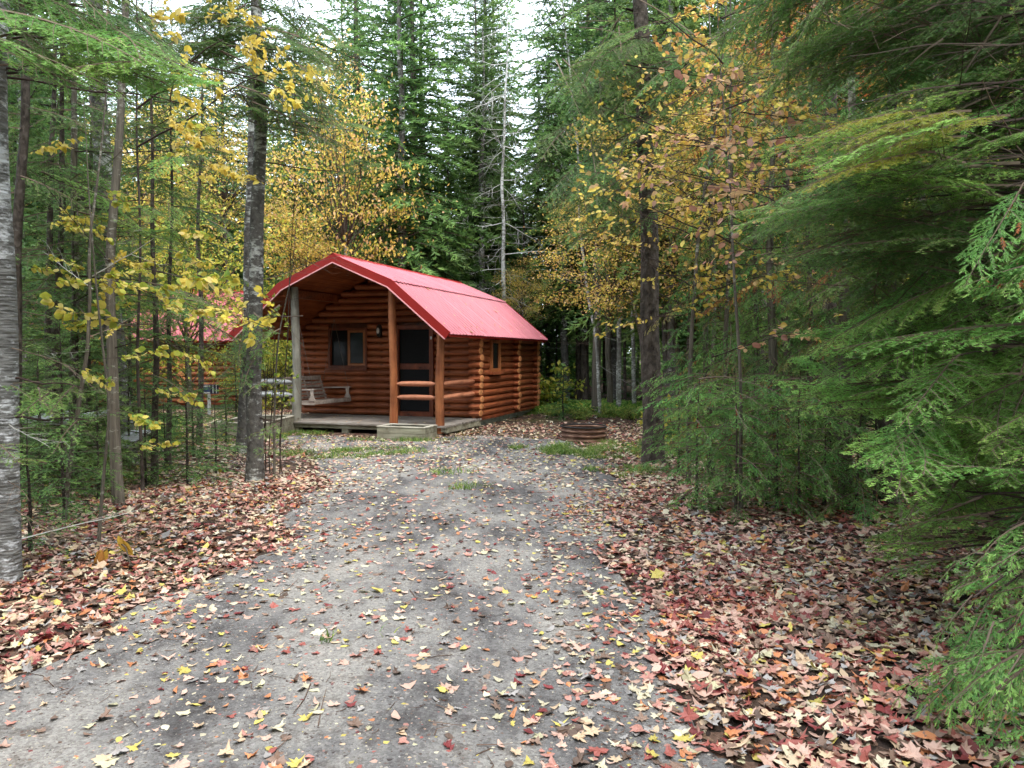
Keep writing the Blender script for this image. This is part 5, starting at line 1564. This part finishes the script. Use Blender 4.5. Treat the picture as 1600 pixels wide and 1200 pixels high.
def curled(g, kind, detail):
    rim = leaf_shape(kind, detail) * g.uniform(.82, 1.12, 2) + g.normal(0, .035 if detail else .0, leaf_shape(kind, detail).shape)
    rim[:, 0] += rim[:, 1] * g.normal(0, .12)
    cx, cy = g.uniform(-1.0, 1.5), g.uniform(-.9, 1.3)
    z = lambda p: (p[..., 0] ** 2) * cx + (p[..., 1] ** 2) * cy * .7 - abs(p[..., 0]) * .12
    pts = np.concatenate([rim, z(rim)[:, None] + g.normal(0, .03, (len(rim), 1))], 1)
    ctr = np.array([[0, 0.02, 0.0]])
    n = len(rim)
    if detail == 0: return np.stack([pts[[0, 1, 2]], pts[[0, 2, 3]]])
    return np.stack([np.stack([ctr[0], pts[(i + 1) % n], pts[i]]) for i in range(n)])

def rotmats(g, n, tilt):
    yaw = g.uniform(0, 2 * math.pi, n); ax = g.uniform(0, 2 * math.pi, n); t = np.abs(g.normal(0, tilt, n))
    cy, sy = np.cos(yaw), np.sin(yaw)
    Rz = np.zeros((n, 3, 3)); Rz[:, 0, 0] = cy; Rz[:, 0, 1] = -sy; Rz[:, 1, 0] = sy; Rz[:, 1, 1] = cy; Rz[:, 2, 2] = 1
    k = np.stack([np.cos(ax), np.sin(ax), np.zeros(n)], 1); K = np.zeros((n, 3, 3))
    K[:, 0, 2] = k[:, 1]; K[:, 1, 2] = -k[:, 0]; K[:, 2, 0] = -k[:, 1]; K[:, 2, 1] = k[:, 0]
    I = np.eye(3)[None]
    Rt = I + np.sin(t)[:, None, None] * K + (1 - np.cos(t))[:, None, None] * (K @ K)
    return Rt @ Rz

def density(x, y):
    ins = inside(x, y)
    l, r = edges(y)
    u = (x - l) / (r - l)
    base = np.where(ins > 0, 72 + 60 * np.exp(-((u - .56) / .14) ** 2) + 130 * np.clip((x + .3) / .8, 0, 1), 0)
    base = np.where(ins > 0, base + 420 * np.exp(-ins / .42), base)
    out = np.where(y < 5.5, 1150, 800) * np.clip(.5 + -ins / .25, .55, 1)
    d = np.where(ins > 0, base, out)
    cl = np.clip(.75 + .9 * vnoise(x, y, 3.2, 17), .12, 1.7)
    d = d * np.where(ins > 0, cl, np.clip(cl, .75, 1.2))
    # grassy forecourt round the fire ring and porch
    fore = (y > 9.5) & (x > -4.5) & (x < 3.4)
    d = np.where(fore, np.clip(190 + 190 * vnoise(x, y, 1.3, 23), 60, 420) * np.where(y > 16.5, .3, 1), d)
    d = np.where(y > 16, d * .5, d)
    return d

LG = np.random.default_rng(77)
def scatter(n_try, y0, y1, xpad=.6):
    y = LG.uniform(y0, y1, n_try); hw = y * .68 + xpad
    x = LG.uniform(-1, 1, n_try) * hw
    area = 2 * np.mean(hw) * (y1 - y0)
    w = hw / hw.max()
    acc = LG.random(n_try) < w * density(x, y) * (area / n_try) / np.mean(w)
    x, y = x[acc], y[acc]
    ok = ~np.array([in_cabin(a, b, -.9 if False else -.7) for a, b in zip(x, y)]) if y1 > 13 else np.ones(len(x), bool)
    return x[ok], y[ok]

protos = {(k, dt): [curled(LG, k, dt) for _ in range(10)] for k in ('maple', 'oval') for dt in (0, 1, 2)}
lt, lc = [], []
big = []      # candidates for separate leaves: nearest to the eye
for (y0, y1, dt, nt_) in ((2.3, 4.6, 2, 150000), (4.6, 8.5, 1, 240000), (8.5, 14, 0, 220000), (14, 24, 0, 220000)):
    x, y = scatter(nt_, y0, y1)
    n = len(x)
    kind = LG.random(n) < .52
    size = np.where(kind, LG.normal(.062, .019, n), LG.normal(.056, .016, n)).clip(.02, .115)
    if y0 > 8: size *= 1.1
    out = inside(x, y) < 0
    size = np.where(out, size, size * .86)
    pal_i = LG.choice(len(PAL), n, p=PALW)
    red = vnoise(x, y, 1.8, 31)
    flip = (red > .25) & (LG.random(n) < .45) & (pal_i > 4) & out
    pal_i[flip] = LG.choice([0, 1, 2, 3], flip.sum())
    pale = (~out) & (LG.random(n) < .18); pal_i[pale] = LG.choice([5, 6, 9, 0], pale.sum())
    if y0 > 8: 
        q = LG.random(n) < .35; pal_i[q] = LG.choice([0, 5, 10, 9], q.sum())
    lay = np.where(out, LG.uniform(.004, .028, n), LG.uniform(.004, .010, n))
    Rm = rotmats(LG, n, 1.0) if False else rotmats(LG, n, .22)
    Rm2 = rotmats(LG, n, .36); Rm[out] = Rm2[out]
    z = surf(x, y) + lay
    if y0 < 4:
        # the largest 290 become objects of their own
        vis = np.where(np.abs(x) < y * .66, size / y, 0)
        order = np.argsort(-vis)[:290]
        sel = np.zeros(n, bool); sel[order] = True
        for i in order: big.append((x[i], y[i], z[i] + .004, size[i], kind[i], Rm[i]))
        keep = ~sel
        x, y, z, size, kind, Rm, pal_i = x[keep], y[keep], z[keep], size[keep], kind[keep], Rm[keep], pal_i[keep]
        n = len(x)
    for kd, key in ((True, 'maple'), (False, 'oval')):
        for v in range(10):
            m_ = (kind == kd) & (np.arange(n) % 10 == v)
            if not m_.any(): continue
            P = protos[key, dt][v]
            Tm = np.einsum('nij,tkj->ntki', Rm[m_] * size[m_][:, None, None], P) + np.stack([x[m_], y[m_], z[m_]], 1)[:, None, None, :]
            C = PAL[pal_i[m_]] * LG.uniform(.62, 1.0, m_.sum())[:, None]
            lt.append(Tm.reshape(-1, 3, 3)); lc.append(np.repeat(C, len(P), 0))
lt = np.concatenate(lt); lc = np.concatenate(lc)
link('leaf_litter', mesh_soup('leaf_litter', lt, lc, np.zeros(len(lt), int), [M['litter']]), kind='stuff', label='fallen maple and birch leaves covering the verge and drive')
lm = {}
for key in ('maple', 'oval'):
    for v in range(10):
        P = protos[key, 2][v]
        lm[key, v] = mesh_soup('leaf', P, np.ones((len(P), 3)), np.zeros(len(P), int), [M['leafobj']])
for i, (x, y, z, s, kd, Rm) in enumerate(big):
    mw = Matrix(Rm.tolist()).to_4x4(); par = drive if inside(np.array(x), np.array(y)) > 0 else ground
    link('leaf', lm['maple' if kd else 'oval', i % 10], par, Matrix.Translation((x, y, z)) @ mw @ Matrix.Diagonal((s * 1.05, s * 1.05, s * 1.05, 1)))

# crumbs, twigs and pebbles on the drive
def pebbles(n, y0, y1, s0, s1, pal, name, label, squash=.5, ins_only=True):
    y = LG.uniform(y0, y1, n); x = LG.uniform(-1, 1, n) * (y * .68 + .3)
    k = inside(x, y) > 0 if ins_only else np.ones(n, bool)
    x, y = x[k], y[k]; n = len(x); s = LG.uniform(s0, s1, n) * LG.uniform(.6, 1.3, n)
    O = np.array([[1, 0, 0], [0, 1, 0], [-1, 0, 0], [0, -1, 0], [0, 0, squash]]); tri = [(0, 1, 4), (1, 2, 4), (2, 3, 4), (3, 0, 4)]
    V = O[None] * (s[:, None, None] * LG.uniform(.6, 1.3, (n, 5, 3)))
    Rm = rotmats(LG, n, .1); V = np.einsum('nij,nkj->nki', Rm, V) + np.stack([x, y, surf(x, y) - .001], 1)[:, None]
    Tt = np.concatenate([V[:, list(t)] for t in tri]); pal = np.array(pal)
    C = np.tile(pal[LG.integers(0, len(pal), n)] * LG.uniform(.75, 1.2, n)[:, None], (4, 1))
    link(name, mesh_soup(name, Tt, C, np.zeros(len(Tt), int), [M['litter']]), kind='stuff', label=label)
pebbles(26000, 2.4, 7.0, .003, .008, [srgb(118, 112, 106), srgb(142, 136, 126), srgb(92, 88, 86), srgb(156, 148, 136)], 'gravel', 'small loose grey stones on the drive')
pebbles(34000, 2.4, 9.0, .003, .013, [srgb(74, 58, 52), srgb(96, 74, 64), srgb(58, 48, 46)], 'crumbled_leaves', 'dark crumbs of old leaves trodden into the drive', .15)
pebbles(11000, 2.4, 9.0, .006, .015, list(map(tuple, PAL * .72)), 'leaf_fragments', 'torn scraps of fallen leaves scattered over the drive', .25)
tw = Twigs()
for i in range(520):
    y = LG.uniform(2.4, 9); x = LG.uniform(-1, 1) * (y * .68); a = LG.uniform(0, 6.28); l = LG.uniform(.03, .16) * (1 if i % 9 else 2.2)
    z = float(surf(x, y)) + .005; b = a + LG.normal(0, .4)
    p0 = np.array([x, y, z]); p1 = p0 + np.array([math.cos(a), math.sin(a), 0]) * l * .5; p2 = p1 + np.array([math.cos(b), math.sin(b), .06]) * l * .5
    r_ = LG.uniform(.0012, .003); tw.add(p0, p1, r_, r_ * .9, 0); tw.add(p1, p2, r_ * .9, r_ * .5, 0)
Tt, C, Mi = twig_tris(tw.arr(), srgb(92, 74, 62), 9)
link('twig_litter', mesh_soup('twig_litter', Tt, C, Mi * 0, [M['twig']]), kind='stuff', label='thin broken twigs lying on the drive')

def grass(n, fn, name, label, hgt_=(.04, .12), pal=None, wd=.004):
    x, y = fn(n); kk = LG.random(len(x)) < np.clip(.45 + 1.6 * vnoise(x, y, 6, 41), .04, 1); x, y = x[kk], y[kk]; n = len(x)
    a = LG.uniform(0, 6.28, n); h = LG.uniform(*hgt_, n); w = wd * LG.uniform(.7, 1.5, n)
    B = np.stack([x, y, surf(x, y) - .004], 1); dx = np.stack([np.cos(a), np.sin(a), 0 * a], 1) * w[:, None]
    lean = np.stack([LG.normal(0, .5, n), LG.normal(0, .5, n), np.ones(n)], 1) * h[:, None]
    mid = B + lean * .55 + np.array([0, 0, 0]); tip = B + lean * np.array([1.5, 1.5, .92])
    Tt = np.concatenate([np.stack([B - dx, B + dx, mid + dx * .7], 1), np.stack([B - dx, mid + dx * .7, mid - dx * .7], 1), np.stack([mid - dx * .7, mid + dx * .7, tip], 1)])
    pal = np.array(pal or [srgb(96, 130, 56), srgb(122, 150, 66), srgb(150, 160, 84), srgb(84, 112, 54)])
    C = np.tile(pal[LG.integers(0, len(pal), n)] * LG.uniform(.8, 1.2, n)[:, None], (3, 1))
    link(name, mesh_soup(name, Tt, C, np.zeros(len(Tt), int), [M['grass']]), kind='stuff', label=label)
def patch(cs):
    def f(n):
        xs, ys = [], []
        for (px_, py_, rx, ry, w) in cs:
            d = 1800 / (py_ - 553); m = int(n * w); c = (px_ - 800) / 1200 * d
            a = LG.uniform(0, 6.28, m); q = np.sqrt(LG.random(m))
            xs.append(c + np.cos(a) * q * rx * (1 + .4 * np.sin(3 * a))); ys.append(d + np.sin(a) * q * ry)
        x = np.concatenate(xs); y = np.concatenate(ys); k = np.array([not in_cabin(u, v, -.95) for u, v in zip(x, y)]); return x[k], y[k]
    return f
grass(60000, patch([(900, 640, 1.9, 1.9, .26), (980, 645, 1.8, 1.8, .18), (870, 705, .6, .5, .07), (930, 712, .7, .5, .06), (520, 712, 1.1, .5, .06), (600, 706, .7, .35, .02), (700, 742, .3, .25, .004), (720, 765, .25, .18, .003), (770, 648, 1.2, 1.0, .08),
                    (550, 677, 1.6, .2, .03), (640, 690, .9, .2, .03), (960, 700, .9, .8, .05), (430, 680, .8, .9, .04), (300, 655, 2.2, 1.6, .07), (600, 1000, .05, .05, .0007), (505, 1010, .04, .04, .0005), (990, 740, .5, .5, .03)]),
      'grass', 'short grass round the fire ring, porch and drive', (.03, .10))
# herb layer in the clearing
def herbs(n, cs, name, label, size, pal):
    x, y = patch(cs)(n); n = len(x)
    P = np.stack([x, y, surf(x, y) + LG.uniform(.02, .17, n)], 1)
    D = unit(LG.normal(0, 1, (n, 3)) * np.array([1, 1, .4])); Nn = unit(np.array([0, 0, 1.0]) + LG.normal(0, .4, (n, 3)))
    T_, C_, M_ = leaf_tris(LG, P, D, Nn, size, pal, .7, 0)
    link(name, mesh_soup(name, T_, C_, M_, [M['leaf']]), kind='stuff', label=label)
herbs(16000, [(900, 640, 1.6, 1.4, .3), (950, 638, 1.6, 1.4, .3), (985, 645, 1.2, 1.2, .2), (850, 642, 1.2, 1.2, .2)], 'ground_cover', 'bright green low plants in the clearing behind the fire ring', .08, [srgb(132, 180, 84), srgb(160, 198, 96), srgb(110, 160, 74), srgb(196, 204, 104)])
herbs(5000, [(240, 700, 2.2, 1.6, .3), (120, 760, 1.2, .8, .15), (1180, 720, 1.6, 1.6, .3), (1350, 760, 1.2, 1.2, .25)], 'undergrowth', 'sparse green seedlings under the trees', .06, [srgb(84, 120, 56), srgb(120, 146, 66), srgb(160, 150, 70)])
